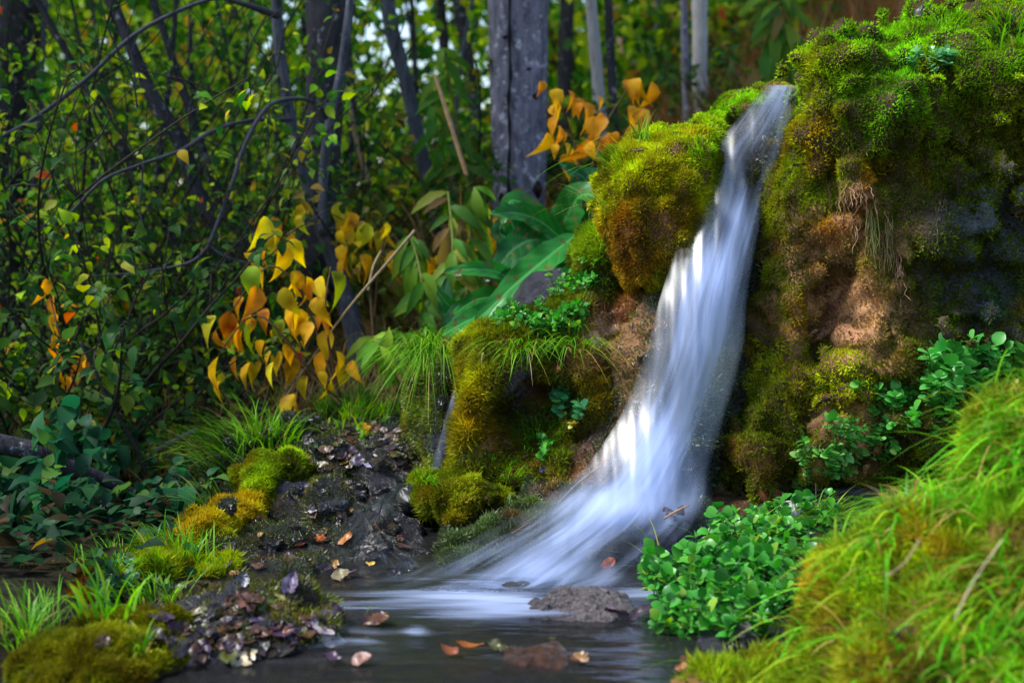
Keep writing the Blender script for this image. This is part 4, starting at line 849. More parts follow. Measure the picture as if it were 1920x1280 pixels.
for px, Y, h, ls in [(-20, 3.05, .38, .055), (60, 3.0, .32, .05), (110, 3.2, .42, .05), (-40, 3.1, .5, .055), (170, 3.15, .25, .04), (260, 3.2, .22, .035)]:
    shrub('leafy_plant', LB[id(TEALG)], px, Y, h, .6, 6, TEALG, ls, 3, 'low plants at the dark hollow', cat='plant', thick=.003)
# dry brown stems and grass behind
# ---- yellow-leaved saplings: stems arched over with hanging heart-shaped leaves
def hanging(name, label, Y, stems, leaves, size, pal, width=1.0, tpl=T_HEART, cat='sapling', jit=.1):
    P0 = at(*stems[0][0][:2], Y); t = thing(name, label, cat, (P0[0], P0[1], P0[2]))
    g = Geo()
    for s in stems: tube(g, spline([at(x, y, Y + random.uniform(-jit, jit) * .6) for x, y in s], 16), np.linspace(.0045, .0016, 16), 5, (.10, .06, .03))
    g.build('stem', M_STEM, t, True)
    leaves = leaves + [(x + random.uniform(-34, 34), y + random.uniform(-32, 32)) for x, y in leaves if random.random() < .9]
    pos = np.array([at(x, y - 22, Y + random.uniform(-jit, jit)) for x, y in leaves]); n = len(pos); gl = Geo()
    add_leaves(gl, tpl, pos, np.stack([rnd(n, -.55, .55), rnd(n, -.5, .3), -np.ones(n)], -1), np.stack([rnd(n, -1.3, 1.3), -RNG.uniform(.15, 1, n), rnd(n, -.1, .9)], -1), rnd(n, .5, 1.35) * size, pick(pal, n, .25), width * .95, rnd(n, -.2, .6))
    cc = gl.C[-1] = np.array(gl.C[-1]); spot = RNG.random((len(cc), 1)); cc *= 1 + .22 * rnd((len(cc), 1)); cc[:] = np.where(spot < .10, cc * np.array([.55, .35, .4]), cc)
    gl.build('foliage', M_LEAF, t)
YL = [(.78, .47, .010, 5), (.70, .36, .010, 3), (.62, .50, .02, 2), (.56, .22, .015, .8), (.22, .30, .015, .8)]
L1 = [(520, 450), (545, 470), (500, 490), (470, 520), (575, 540), (600, 540), (622, 530), (590, 580), (555, 600), (575, 610), (530, 560), (500, 600), (470, 610), (440, 620), (525, 680), (545, 690), (575, 725), (600, 718), (410, 690), (455, 640), (430, 605), (510, 640), (595, 600), (615, 640), (560, 560), (485, 560), (530, 620), (495, 660)]
hanging('yellow_sapling', 'sapling with clustered hanging yellow leaves under the dark trunks', 3.5, [[(640, 760), (600, 640), (560, 540), (500, 500), (430, 590)], [(640, 760), (610, 600), (620, 500)], [(640, 760), (570, 680), (480, 590), (400, 680)], [(640, 760), (580, 700), (520, 650)]], L1 + [(405, 640), (640, 700), (610, 680), (415, 720), (550, 760), (470, 700)], .078, YL, .85)
hanging('yellow_sapling', 'sapling of yellow leaves behind the forked sapling stem', 4.05, [[(700, 640), (690, 520), (660, 430), (620, 400)], [(700, 640), (710, 500), (730, 420)]], [(655, 480), (680, 475), (640, 445), (692, 440), (660, 420), (722, 440), (632, 400), (650, 500), (675, 500), (700, 470), (530, 440), (560, 425), (505, 460), (580, 400), (760, 470), (740, 510), (820, 500)], .072, YL, .85)
hanging('yellow_sapling', 'few yellow leaves beside the base of the thick pale trunk', 4.2, [[(900, 600), (905, 500), (890, 440)]], [(910, 470), (918, 445), (858, 490), (890, 495), (875, 470), (930, 430)], .082, YL, .85)
hanging('orange_sapling', 'sapling of orange yellow leaves between the thick trunk and the boulder', 4.0, [[(1100, 420), (1080, 280), (1050, 190)], [(1100, 420), (1120, 270), (1180, 160)], [(1100, 420), (1140, 290), (1185, 240)]],
    [(1035, 190), (1065, 192), (1088, 215), (1045, 240), (1122, 202), (1110, 240), (1132, 240), (1150, 270), (1060, 290), (1082, 292), (1102, 282), (1173, 172), (1200, 172), (1180, 220), (1188, 255), (1040, 292), (1075, 300), (1120, 285), (1130, 300)], .066, [(.72, .30, .015, 4), (.68, .38, .015, 3), (.6, .22, .015, 1)])
hanging('orange_sapling', 'blurred orange leaved stems in the shaded thicket', 3.45, [[(180, 900), (150, 760), (110, 620), (95, 560)], [(180, 900), (130, 780), (120, 660)]], [(105, 620), (125, 640), (112, 665), (140, 700), (100, 650), (150, 760), (162, 795), (125, 830), (135, 740), (150, 720), (118, 690), (165, 700), (190, 962), (100, 575), (95, 600), (170, 780), (105, 780)], .06, [(.75, .27, .01, 4), (.70, .36, .01, 2), (.6, .5, .1, .5)], .7)

# ---- drooping lanceolate stalks
def stalk_plant(label, Y, stalks, pal, ls, group=None):
    b = at(stalks[0][0][0], stalks[0][0][1], Y); t = thing('leafy_stalk', label, 'plant', b, group); g, gl = Geo(), Geo()
    for s in stalks:
        P = spline([at(x, y, Y + random.uniform(-.1, .1)) for x, y in s], 14); tube(g, P, np.linspace(.006, .003, 14), 5, (.12, .15, .03))
        idx = np.repeat(np.arange(3, 14), 2); n = len(idx)
        add_leaves(gl, T_LANCE, P[idx], np.stack([rnd(n, -1, 1), rnd(n, -.8, .2), rnd(n, -1.1, -.1)], -1), np.stack([rnd(n, -.4, .4), -np.ones(n), rnd(n, .3, 1)], -1), rnd(n, .7, 1.2) * ls, pick(pal, n), 1.1, rnd(n, .0, .4))
    g.build('stem', M_STEM, t, True); gl.build('foliage', M_LEAF, t)
LZ = [(.06, .17, .02, 4), (.11, .22, .02, 3), (.22, .25, .03, 1), (.20, .13, .04, .6)]
stalk_plant('clump of drooping green stalks left of the broad green leaves', 3.9, [[(840, 620), (850, 480), (840, 360)], [(800, 620), (790, 520), (770, 440)], [(870, 620), (880, 480), (890, 350)]], LZ, .105)
stalk_plant('tall green stalks in front of the leaning grey trunk', 4.6, [[(900, 500), (870, 300), (830, 90)], [(860, 500), (850, 380), (810, 200)]], LZ, .11)
stalk_plant('yellowing leafy stalks beneath the sky gaps', 4.4, [[(740, 640), (730, 560), (750, 470)], [(700, 660), (690, 600), (720, 540)]], [(.25, .22, .03, 3), (.14, .2, .02, 3), (.3, .16, .05, 1)], .11)
stalk_plant('dangling green leaves above the birch trunk base', 5.2, [[(1490, 180), (1480, 90), (1460, -20)], [(1430, 230), (1440, 120), (1450, 20)]], LZ, .15)
stalk_plant('pale green leafy stalk over the golden sapling grass', 3.5, [[(740, 700), (745, 660), (730, 615)], [(715, 700), (712, 650), (700, 630)]], [(.16, .34, .03, 3), (.26, .42, .03, 2)], .07)

# ---- broad green basal leaves, each leaf a part
def big_leaf(parent, pts, w, col, fold=.25, wave=.08, lift=(0, -1, .5)):
    n, m = 44, 15; P = spline(pts, n); T = nrm(np.gradient(P, axis=0)); s = nrm(np.cross(np.broadcast_to(lift, T.shape), T)); u = np.cross(T, s)
    ph = random.uniform(0, 6)
    t = np.linspace(0, 1, n); prof = w * np.sin(np.pi * np.clip(t, 0, 1) ** .85) ** .75 * (1 + .05 * np.sin(t * 31 + ph)) + .002; k = np.linspace(-1, 1, m)
    vein = np.cos((t[:, None] * 9 - np.abs(k)[None] * 1.3) * 2 * np.pi)
    V = P[:, None] + s[:, None] * (prof[:, None] * k[None])[..., None] + u[:, None] * (np.abs(k)[None] * prof[:, None] * fold + wave * w * np.sin(t * 19 + ph)[:, None] * k[None] ** 2 * np.sign(k)[None] + wave * w * np.sin(t * 27 + 2 * ph)[:, None] * k[None] ** 2 - .045 * w * np.clip(vein, .2, 1) * (np.abs(k)[None] * (1.1 - np.abs(k)[None])) * 4)[..., None]
    q = np.arange(n * m).reshape(n, m); F = np.stack([q[:-1, :-1], q[1:, :-1], q[1:, 1:], q[:-1, 1:]], -1).reshape(-1, 4)
    C = np.broadcast_to(col, (n, m, 3)) * (1 + .25 * fbm(V * 40, 2, 3))[..., None]
    C = C + (np.clip(vein - .72, 0, 1) * 1.6)[..., None] * np.array([.05, .09, .03]); C[:, m // 2] = np.array(col) * 1.8 + .05
    sp = (fbm(V * 90, 2, 9) > .42)[..., None]; C = np.where(sp, np.array([.14, .09, .03]), C)
    mesh_np('leaf', V.reshape(-1, 3), [F], M_BROAD, parent, C.reshape(-1, 3), True)
bp = thing('broad_leaf_plant', 'plant with broad glossy green basal leaves between the trunk and the boulder', 'plant', at(1040, 600, 3.5))
G1, G2, G3 = (.018, .15, .018), (.03, .23, .03), (.010, .09, .018)
for pts, w, c in [([(1000, 575, 3.5), (950, 520, 3.42), (900, 505, 3.36), (832, 510, 3.32)], .034, G2), ([(1080, 440, 3.5), (1030, 480, 3.40), (970, 530, 3.34), (890, 605, 3.30)], .052, G2), ([(980, 590, 3.45), (930, 585, 3.36), (880, 600, 3.3), (816, 636, 3.27)], .040, G2),
        ([(1040, 470, 3.6), (1060, 410, 3.56), (1095, 365, 3.52), (1140, 385, 3.44)], .062, G1), ([(1075, 470, 3.56), (1020, 420, 3.52), (970, 400, 3.48), (920, 402, 3.42)], .045, G1), ([(1060, 490, 3.6), (1010, 450, 3.52), (960, 470, 3.46), (925, 520, 3.4)], .06, G3),
        ([(1030, 560, 3.5), (970, 560, 3.45), (900, 560, 3.4), (850, 590, 3.34)], .042, G1), ([(1090, 480, 3.6), (1110, 400, 3.6), (1100, 340, 3.62), (1060, 315, 3.6)], .055, G3), ([(1070, 520, 3.45), (1040, 500, 3.42), (985, 520, 3.38), (930, 570, 3.34)], .048, G1),
        ([(1110, 470, 3.6), (1140, 400, 3.62), (1160, 340, 3.66), (1130, 300, 3.66)], .05, G3), ([(960, 610, 3.5), (900, 600, 3.48), (850, 580, 3.46), (820, 545, 3.45)], .035, G1), ([(1010, 540, 3.62), (985, 470, 3.62), (960, 420, 3.6), (945, 380, 3.56)], .05, G3)]:
    big_leaf(bp, [at(*p) for p in pts], w * .64, c)
    pts2 = [(x + random.uniform(-26, 26), y + random.uniform(-30, 30), Yq + .05 + .03 * i) for i, (x, y, Yq) in enumerate(pts)]
    big_leaf(bp, [at(*p) for p in pts2], w * random.uniform(.5, .75), random.choice((G1, G3, G3)))
bl = thing('rhubarb_leaf', 'single round blue green leaf behind the rusty moss cushion', 'leaf plant', at(270, 1050, 3.0))
big_leaf(bl, [at(320, 1015, 3.0), at(280, 1025, 3.0), at(240, 1045, 2.98), at(215, 1065, 2.96)], .05, (.03, .17, .09), .1, .05, (0, -.6, .8))

# ---- far undergrowth and hillside grass
def forest_mass():
    g = Geo(); n = 40000
    y = RNG.uniform(6.8, 12, n); x = RNG.uniform(-.42, .22, n) * y; z = ground_z(x, y) + RNG.random(n) ** 1.3 * (2.2 + .22 * (y - 7))
    P = np.stack([x, y, z], -1)
    px = 960 + FPX * x / y; py = HOR - FPX * (z - CAMZ) / y
    keep = fbm(P * np.array([1.1, 1.1, 1.3]), 3, 31) > -.16
    gap = np.exp(-((x / y + .085) / .08) ** 2 - ((z - CAMZ) / y - .135) ** 2 / .05 ** 2)     # glimpses of sky between the trunks
    keep &= RNG.random(n) > gap * .8
    P = P[keep]; n = len(P); v = fbm(P * .8, 2, 66)
    c = np.where(v[:, None] > .05, pick(YGREEN, n), pick(GREENS, n))
    add_leaves(g, T_OVATE, P, rnd((n, 3)) + np.array([0, 0, -.5]), rnd((n, 3)) + np.array([0, -.4, .7]), rnd(n, .05, .10), c, 1.2)
    tag(g.build('undergrowth', M_LEAF), kind='stuff')
forest_mass()
def far_wood():
    g = Geo(); n = 30000
    y = RNG.uniform(13, 22, n); x = RNG.uniform(-.5, .45, n) * y; z = ground_z(x, y) + RNG.random(n) ** .9 * 7
    P = np.stack([x, y, z], -1)
    gap = np.exp(-((x / y + .085) / .085) ** 2 - ((z - CAMZ) / y - .14) ** 2 / .06 ** 2)
    keep = (RNG.random(n) > gap * .85) & (fbm(P * .5, 3, 12) > -.26); P = P[keep]; n = len(P)
    add_leaves(g, T_OVATE, P, rnd((n, 3)), rnd((n, 3)), rnd(n, .14, .30), pick(DGREEN, n), 1.3)
    tag(g.build('distant_wood', M_LEAF), kind='stuff')
far_wood()
def hill_grass():
    g = Geo(); n = 16000; y = RNG.uniform(4.1, 10, n); x = RNG.uniform(-.06, .32, n) * y; z = ground_z(x, y)
    k = fbm(np.stack([x * 2, y * 2, z], -1), 2, 8) > -.4; x, y, z = x[k], y[k], z[k]; n = len(x)
    add_blades(g, np.stack([x, y, z], -1), np.stack([rnd(n, -.35, .35), rnd(n, -.35, .35), np.ones(n)], -1), rnd(n, .15, .62), rnd(n, .002, .006), pick([(.26, .11, .04, 4), (.36, .19, .08, 2), (.12, .07, .03, 3), (.08, .13, .02, 1.4)], n), rnd(n, .2, .9), 3)
    tag(g.build('dry_grass', M_GRASS), kind='stuff')
hill_grass()
def dry_floor():
    g = Geo(); n = 5000; y = RNG.uniform(3.3, 5.4, n); x = RNG.uniform(-.42, .03, n) * y; z = ground_z(x, y)
    add_blades(g, np.stack([x, y, z], -1), np.stack([rnd(n, -.5, .5), rnd(n, -.5, .5), np.ones(n)], -1), rnd(n, .10, .36), rnd(n, .0018, .004), pick([(.24, .15, .07, 4), (.12, .08, .04, 3), (.10, .15, .02, 2)], n), rnd(n, .2, 1), 3)
    tag(g.build('dry_weeds', M_GRASS), kind='stuff')
dry_floor()
def litter():
    g = Geo(); n = 2600; y = RNG.uniform(2.3, 4.6, n); x = RNG.uniform(-.42, -.16, n) * y; z = ground_z(x, y) + RNG.random(n) ** 2 * .12
    add_leaves(g, T_OVATE, np.stack([x, y, z], -1), rnd((n, 3)) * np.array([1, 1, .4]), rnd((n, 3)) * .6 + np.array([0, 0, 1]), rnd(n, .02, .05), pick([(.03, .022, .012, 3), (.015, .05, .02, 5), (.025, .08, .03, 4), (.07, .045, .02, .6), (.2, .12, .02, .2)], n), 1.2)
    tag(g.build('ground_cover', M_LEAF), kind='stuff')
litter()

# ================================================================ SMALL PLANTS
GRASSC = [(.10, .30, .012, 4), (.18, .40, .02, 3), (.06, .18, .015, 2), (.32, .40, .04, .8), (.35, .27, .09, .4)]
def tuft(px, py, rx, ry, n, L, label, pal=GRASSC, w=.0016, droop=(.3, .9), out=.7, lean=(0, 0, 0), group=None, name='grass_tuft', Yd=2.9):
    roots = []
    for _ in range(n):
        p, nn = hit(px + random.gauss(0, rx * .5), py + random.gauss(0, ry * .5), Yd); roots.append(p)
    R = np.array(roots); c = np.median(R, 0); c = R[np.argmin(np.linalg.norm(R - c, axis=1))]; R = R[np.linalg.norm(R - c, axis=1) < .06 + .9 * rx * mpp(2.8)]; n = len(R)
    d = nrm((R - c) * np.array([1, 1, .3]) + 1e-6) * rnd((n, 1), 0, out) + np.array([0, 0, 1]) + rnd((n, 3)) * .25 + np.array(lean)
    g = Geo(); add_blades(g, R, d, rnd(n, .55, 1.15) * L, w * rnd(n, .7, 1.3), pick(pal, n), rnd(n, *droop), 5)
    V, F, C = g.arrays(); return tag(mesh_np(name, V, F, M_GRASS, None, C, False, loc=c), label, 'grass', group)
tuft(455, 850, 95, 60, 420, .15, 'bright soft grass clump spilling off the terrace rim', lean=(-.55, -.1, -.1))
tuft(510, 835, 60, 30, 160, .12, 'grass blades fanning over the lime moss cushion', lean=(.3, -.2, 0))
tuft(650, 770, 130, 30, 520, .09, 'wide grass clump at the back of the streambed')
tuft(380, 945, 50, 40, 150, .12, 'spiky grass clump below the terrace rim', lean=(-.5, 0, .1))
tuft(330, 1045, 70, 22, 150, .11, 'grass clump growing by the round blue green leaf', lean=(-.1, 0, 0), Yd=2.95)
tuft(210, 1075, 60, 16, 120, .10, 'grass clump over the rusty rim of the hollow', Yd=2.9)
tuft(190, 1150, 60, 24, 60, .12, 'broad bladed grass on top of the large moss mound', w=.0032, lean=(-.4, 0, .2))
tuft(60, 1190, 70, 40, 200, .10, 'ragged grass at the water edge beside the large moss mound', lean=(-.1, 0, 0))
tuft(270, 1230, 10, 8, 12, .075, 'few wide grass blades sprouting from the side of the moss mound', w=.003)
tuft(290, 1130, 60, 20, 120, .08, 'fine grass between the moss mound and the shaggy cushion')
tuft(800, 660, 46, 26, 260, .15, 'long grass draping over the dripping rock', droop=(.8, 1.9), lean=(-.1, -.4, -.3))
tuft(770, 690, 22, 20, 130, .12, 'thin grass beside the draping clump', droop=(.6, 1.4))
tuft(975, 655, 70, 16, 90, .08, 'thin grass hanging from the upper ledge', droop=(.8, 1.8), lean=(0, -.5, -.2))
tuft(1080, 650, 46, 22, 70, .10, 'arching grass blades at the back of the upper ledge', droop=(.7, 1.6), lean=(.1, -.4, 0))
tuft(1010, 820, 56, 30, 130, .06, 'short dark grass on the face of the ledge', pal=[(.05, .18, .012, 3), (.1, .26, .015, 2)], lean=(0, -.4, 0))
tuft(910, 870, 50, 18, 70, .05, 'small grass tuft above the green moss cushion', lean=(0, -.3, 0))
tuft(960, 900, 30, 14, 40, .06, 'little starry grass tuft by the brown rock', lean=(0, -.4, 0))
tuft(800, 905, 26, 12, 60, .045, 'tiny grass tuft on the terrace beside the cushion', lean=(0, -.4, 0))
tuft(1150, 310, 26, 18, 40, .14, 'arching grass at the shoulder of the golden boulder', lean=(-.7, -.2, .1), droop=(.6, 1.5))
tuft(1130, 390, 20, 20, 26, .13, 'pale grass sticking out left of the golden boulder', lean=(-.9, -.2, 0), droop=(.3, 1.0), pal=[(.30, .36, .05, 3), (.15, .3, .02, 2)])
tuft(1205, 265, 10, 6, 18, .085, 'upright grass sprig on top of the golden boulder', droop=(.05, .4), out=.4)
tuft(1320, 285, 24, 16, 60, .045, 'star of grass on the golden boulder face', lean=(0, -.6, .2))
tuft(1215, 530, 20, 8, 16, .05, 'small grass sprout at the foot of the golden boulder', lean=(0, -.5, 0))
tuft(1770, 48, 36, 8, 60, .06, 'grass on the crest of the mossy cliff', pal=[(.2, .42, .02, 3), (.14, .34, .02, 2)])
tuft(1890, 60, 50, 40, 70, .09, 'long grass at the far end of the cliff top', lean=(0, -.4, 0))
tuft(1550, 50, 40, 8, 20, .05, 'few thin grass blades on the cliff shoulder')
tuft(1560, 965, 70, 16, 120, .09, 'grass lying over the wet shelf behind the cress', lean=(.5, -.3, -.3))
tuft(1420, 1040, 80, 40, 70, .12, 'long grass blades among the cress clump', lean=(.4, -.3, .0), w=.0018)
tuft(1240, 1085, 8, 8, 9, .15, 'few long grass blades leaning over the pool from the cress', lean=(-.5, -.2, .2), droop=(.3, .8))

# near bank grass as a part
def bank_grass():
    bk = bank; g = Geo()
    def dens(c, n): return np.clip(n[:, 2] + .6, .05, 1) * (c[:, 2] > .01) * np.clip(.7 + 1.5 * fbm(c * 9, 2, 14), .1, 1.6) * (.06 + .94 * sstep(.38, .62, c[:, 0] + .45 * c[:, 2]))
    P, N = scatter(kV, kQ, 3400, dens); n = len(P)
    d = N * .7 + np.array([-.15, -.1, .55]) + rnd((n, 3)) * .65
    add_blades(g, P, d, rnd(n, .03, .09) + .07 * sstep(.5, .75, P[:, 0]) * RNG.random(n), rnd(n, .0012, .0030), pick([(.09, .38, .012, 4), (.18, .50, .015, 3), (.34, .46, .02, 1.6), (.10, .30, .015, 2), (.55, .38, .12, .9), (.4, .2, .05, .5)], n, .4), rnd(n, .4, 1.4), 5)
    g.build('grass', M_GRASS, bk)['kind'] = 'stuff'
bank_grass()

def cress(px, py, rx, ry, n, ls, h, label, pal=((.05, .27, .03, 3), (.09, .36, .04, 3), (.03, .17, .025, 1.5), (.22, .38, .04, .6)), group=None, Yd=2.6, lean=(0, -.25, 0)):
    R = []
    for _ in range(n):
        p, nn = hit(px + random.uniform(-1, 1) * rx, py + random.uniform(-1, 1) * ry, Yd); R.append((p, nn))
    c = np.median([r[0] for r in R], 0); c = min((r[0] for r in R), key=lambda v: np.linalg.norm(v - c)); R = [r for r in R if np.linalg.norm(r[0] - c) < .26]
    t = thing('watercress', label, 'plant', c, group); gs, gl = Geo(), Geo(); pos, dr, sz = [], [], []
    for p, nn in R:
        H = h * random.uniform(.5, 1.15); d = nrm(np.array([0, 0, 1.]) + nn * .5 + rnd(3) * .5 + np.array(lean)); e = p + d * H; mid = (p + e) / 2 + rnd(3) * .01
        P = spline([p - d * .01, mid, e], 6); tube(gs, P, np.linspace(.0013, .0008, 6), 4, (.09, .24, .03))
        for k in range(2, 6):
            for sgn in ((-1, 1) if k < 5 else (0, -.8, .8)):
                sd = nrm(np.cross(d, np.array([.3, 1, .2]) + rnd(3) * .4)) * sgn + d * (.5 if sgn else 1.2) + rnd(3) * .25
                pos.append(P[k]); dr.append(sd); sz.append(ls * random.uniform(.55, 1.15) * (1.2 if k == 5 and not sgn else .9))
    n = len(pos)
    if len(R) < 70: gl = gs
    else: gs.build('stems', M_STEM, t)
    add_leaves(gl, T_ROUND, np.array(pos), np.array(dr), rnd((n, 3)) * .45 + np.array([0, -.35, 1.]), np.array(sz), pick(pal, n, .2), 1.0, rnd(n, -.1, .3))
    gl.build('leaves', M_CRESS, t)
cress(1310, 1130, 90, 60, 60, .021, .055, 'lush watercress clump standing in the pool edge')
cress(1400, 1060, 90, 60, 62, .021, .055, 'lush watercress clump on the slope above the pool edge')
cress(1480, 1010, 70, 40, 38, .019, .05, 'watercress in front of the pale pebble')
cress(1450, 1120, 60, 50, 34, .019, .05, 'watercress against the rusty flank of the grassy bank')
cress(1340, 1180, 100, 14, 26, .018, .022, 'low watercress floating along the pool edge')
cress(1530, 890, 40, 34, 26, .018, .045, 'pale watercress sprigs at the corner of the cliff foot', pal=((.10, .36, .06, 3), (.2, .44, .1, 2)))
cress(1600, 860, 60, 40, 34, .018, .05, 'watercress sprigs along the cliff foot', pal=((.06, .28, .04, 3), (.14, .38, .07, 2)))
cress(1700, 775, 70, 40, 34, .019, .05, 'watercress trailing up the cliff foot above the grassy bank', pal=((.08, .36, .05, 3), (.14, .46, .08, 2)))
cress(1800, 725, 60, 40, 34, .026, .07, 'larger leaved watercress below the cliff at the bank crest', pal=((.08, .36, .06, 3), (.14, .46, .1, 2)))
cress(1890, 720, 50, 40, 28, .022, .06, 'watercress at the far end of the bank crest', pal=((.08, .36, .05, 3), (.14, .46, .08, 2)))
cress(1010, 610, 80, 18, 64, .013, .03, 'dense mat of small leaved cress on the upper ledge')
cress(1060, 765, 36, 24, 11, .018, .04, 'blue green cress sprig hanging on the ledge face', pal=((.04, .22, .08, 3), (.08, .3, .1, 2)))
cress(1030, 855, 26, 12, 9, .013, .03, 'tiny cress sprig above the brown rock')
cress(1070, 800, 14, 8, 4, .012, .02, 'yellowish cress sprig below the blue green one', pal=((.4, .4, .06, 3), (.4, .3, .05, 2)))
cress(1100, 525, 16, 30, 8, .012, .03, 'thin cress sprig on the fresh moss knob')
cress(1060, 545, 40, 14, 14, .012, .03, 'cress on top of the wet dark boulder')
cress(1720, 122, 12, 10, 4, .014, .02, 'pale round leaved sprig on the cliff moss, nearest the waterfall of three', pal=((.16, .42, .16, 3),))
cress(1755, 122, 16, 12, 5, .014, .02, 'middle one of the three pale round leaved sprigs on the cliff moss', pal=((.18, .45, .18, 3),))
cress(1785, 112, 14, 10, 5, .014, .02, 'pale round leaved sprig on the cliff moss, farthest from the waterfall of three', pal=((.16, .42, .16, 3),))
cress(248, 1085, 14, 30, 8, .012, .02, 'pale little plant on the edge of the shaggy cushion', pal=((.3, .42, .2, 2), (.1, .3, .1, 2)))
cress(205, 1110, 26, 20, 9, .014, .03, 'blue green seedlings in front of the rusty rim', pal=TEALG)
cress(675, 815, 12, 8, 5, .014, .02, 'green and orange seedling on the dark streambed', pal=((.15, .35, .02, 2), (.6, .3, .02, 1)))

# hanging dry rootlets on the cliff
def rootlets(px, py, rx, n, L, label, col):
    g = Geo(); c = None
    for _ in range(n):
        p, nn = hit(px + random.gauss(0, rx), py + random.gauss(0, 14)); c = p if c is None else c
        P = [p + nn * .004]; l = L * random.uniform(.4, 1.1)
        for k in range(6): P.append(P[-1] + np.array([random.gauss(0, .003), random.gauss(-.002, .003), -l / 6]))
        tube(g, spline(P, 10), .0008, 3, vary(col, 1, .4)[0])
    V, F, C = g.arrays(); tag(mesh_np('rootlets', V, F, M_DEAD, None, C, False, loc=c), label, 'roots')
rootlets(1597, 345, 16, 36, .055, 'pale dry rootlets hanging under the rusty moss lip', (.34, .19, .09))
rootlets(1610, 400, 14, 22, .055, 'second fringe of tan rootlets lower on the cliff', (.42, .25, .12))
rootlets(1663, 410, 5, 30, .11, 'narrow olive rootlet strand on the cliff face', (.22, .17, .04))
rootlets(1632, 400, 5, 22, .11, 'yellow green moss strand beside the tan rootlets', (.22, .22, .04))
rootlets(1685, 500, 6, 26, .06, 'brown rootlets hanging by the moss shelf', (.30, .17, .08))
rootlets(1765, 390, 6, 24, .07, 'thin brown rootlets in the dark part of the cliff', (.24, .16, .06))

# loose wet stones on the terrace and the dam: copies of three chipped shapes
protos = []
for k in range(3):
    V, Q = rock_mesh([('e', np.array([0, 0, 1.]), np.array([.034, .027, .020])), ('e', np.array([.014, .008, 1.004]), np.array([.022, .024, .016]))], h=.0045, k=.008, n1=(.008, 26), n2=(.006, 52), n3=(.003, 120), seed=80 + k)
    V = V - np.array([0, 0, 1.]); protos.append(mesh_np('stream_stone', V, [Q], M_WETROCK, None, np.array([[.022, .02, .026], [.05, .035, .022], [.035, .035, .05]])[k], True))
spots = [(random.uniform(570, 800), random.uniform(800, 880)) for _ in range(14)] + [(random.uniform(480, 760), random.uniform(900, 1085)) for _ in range(20)] + [(random.uniform(300, 640), random.uniform(1140, 1235)) for _ in range(8)]
for i, (px, py) in enumerate(spots):
    o = protos[i % 3]
    if i >= 3: o = o.copy(); COL.objects.link(o)
    p, nn = hit(px, py); sc = random.uniform(.3, .85)
    o.location = p - np.array([0, 0, .008 * sc]); o.scale = (sc, sc * random.uniform(.8, 1.2), sc * random.uniform(.6, 1.1)); o.rotation_euler = (random.uniform(-.5, .5), random.uniform(-.5, .5), random.uniform(0, 6.28))
    tag(o, 'small dark wet stone lying loose in the streambed litter', 'stone', 'loose wet stones of the streambed')

# ================================================================ FALLEN LEAVES AND TWIGS
def fallen(px, py, size, col, label, tpl=T_OVATE, mat=None, group=None, up=.4, name='fallen_leaf', Yd=2.6, ang=None, lift=.004, face=None):
    p, nn = hit(px, py, Yd)
    if p[2] < .004 : p = at(px, py, CAMZ * FPX / max(py - HOR, 1)); p[2] = .006; nn = np.array([0, 0, 1.])
    n = nrm(nn * .7 + np.array([0, -.15, .5]) + rnd(3) * up + (np.array(face) * 1.3 if face is not None else 0)); a = random.uniform(0, 6.28) if ang is None else math.radians(ang)
    d = np.array([math.cos(a), math.sin(a) * .6, math.sin(a) * .5]); d = nrm(d - n * (d @ n))
    nu, nv = 15, 9; u = np.linspace(0, 1, nu)[:, None]; k = np.linspace(-1, 1, nv)[None]; sdv = np.cross(n, d)
    asp = random.uniform(.26, .40); prof = asp * np.sin(np.pi * u ** .8) ** .8 * (1 + .10 * rnd((nu, 1)) + .08 * np.where(np.arange(nu)[:, None] % 2, 1, -1)) + .012
    if random.random() < .3: prof = prof * (1 - .5 * (rnd((nu, 1), 0, 1) > .8))
    c1, c2, c3 = random.uniform(-.2, .45), random.uniform(-.3, .4), random.uniform(-.3, .3)
    q3 = np.stack([u + 0 * k, k + 0 * u, 0 * u + 0 * k + random.uniform(0, 99)], -1)
    hgt = c1 * (u - .5) ** 2 + c2 * (k * prof / asp * .32) ** 2 * 2.2 + c3 * (u - .5) * k * .35 + .10 * vnoise(q3 * np.array([3.5, 2.2, 1])) + .03 * np.abs(k)
    V = (size * ((u - .5 + 0 * k)[..., None] * d + (k * prof)[..., None] * sdv + hgt[..., None] * n)).reshape(-1, 3)
    q = np.arange(nu * nv).reshape(nu, nv); F = [np.stack([q[:-1, :-1], q[1:, :-1], q[1:, 1:], q[:-1, 1:]], -1).reshape(-1, 4)]
    mot = 1 + .55 * fbm(q3 * np.array([6, 3, 1]), 2, 4); mot[:, nv // 2] *= 1.35
    C = (np.asarray(vary(col, 1, .12)[0])[None] * mot.reshape(-1, 1)) * (1 + .15 * rnd((nu * nv, 3)))
    o = mesh_np(name, V + p + n * lift, F, mat or M_WETLEAF, None, C, True, loc=p)
    return tag(o, label, 'leaf', group)
PUR = (.055, .04, .075)
D_G, D_L = 'dark wet leaves piled on the dam', 'dark wet fallen leaf in the pile on the leaf dam'
DARKS = [(.045, .026, .05, 2), (.06, .032, .018, 3), (.025, .018, .02, 3), (.10, .045, .03, 1), (.06, .07, .015, .8), (.16, .08, .025, .5)]
for _ in range(110):
    fallen(random.gauss(430, 95), 1185 + random.gauss(0, 28), random.uniform(.022, .045), pick(DARKS, 1)[0], D_L, T_OVATE, group=D_G, up=.38)
T_G, T_L = 'dark leaves scattered on the streambed', 'small dark wet leaf stuck on the streambed rocks'
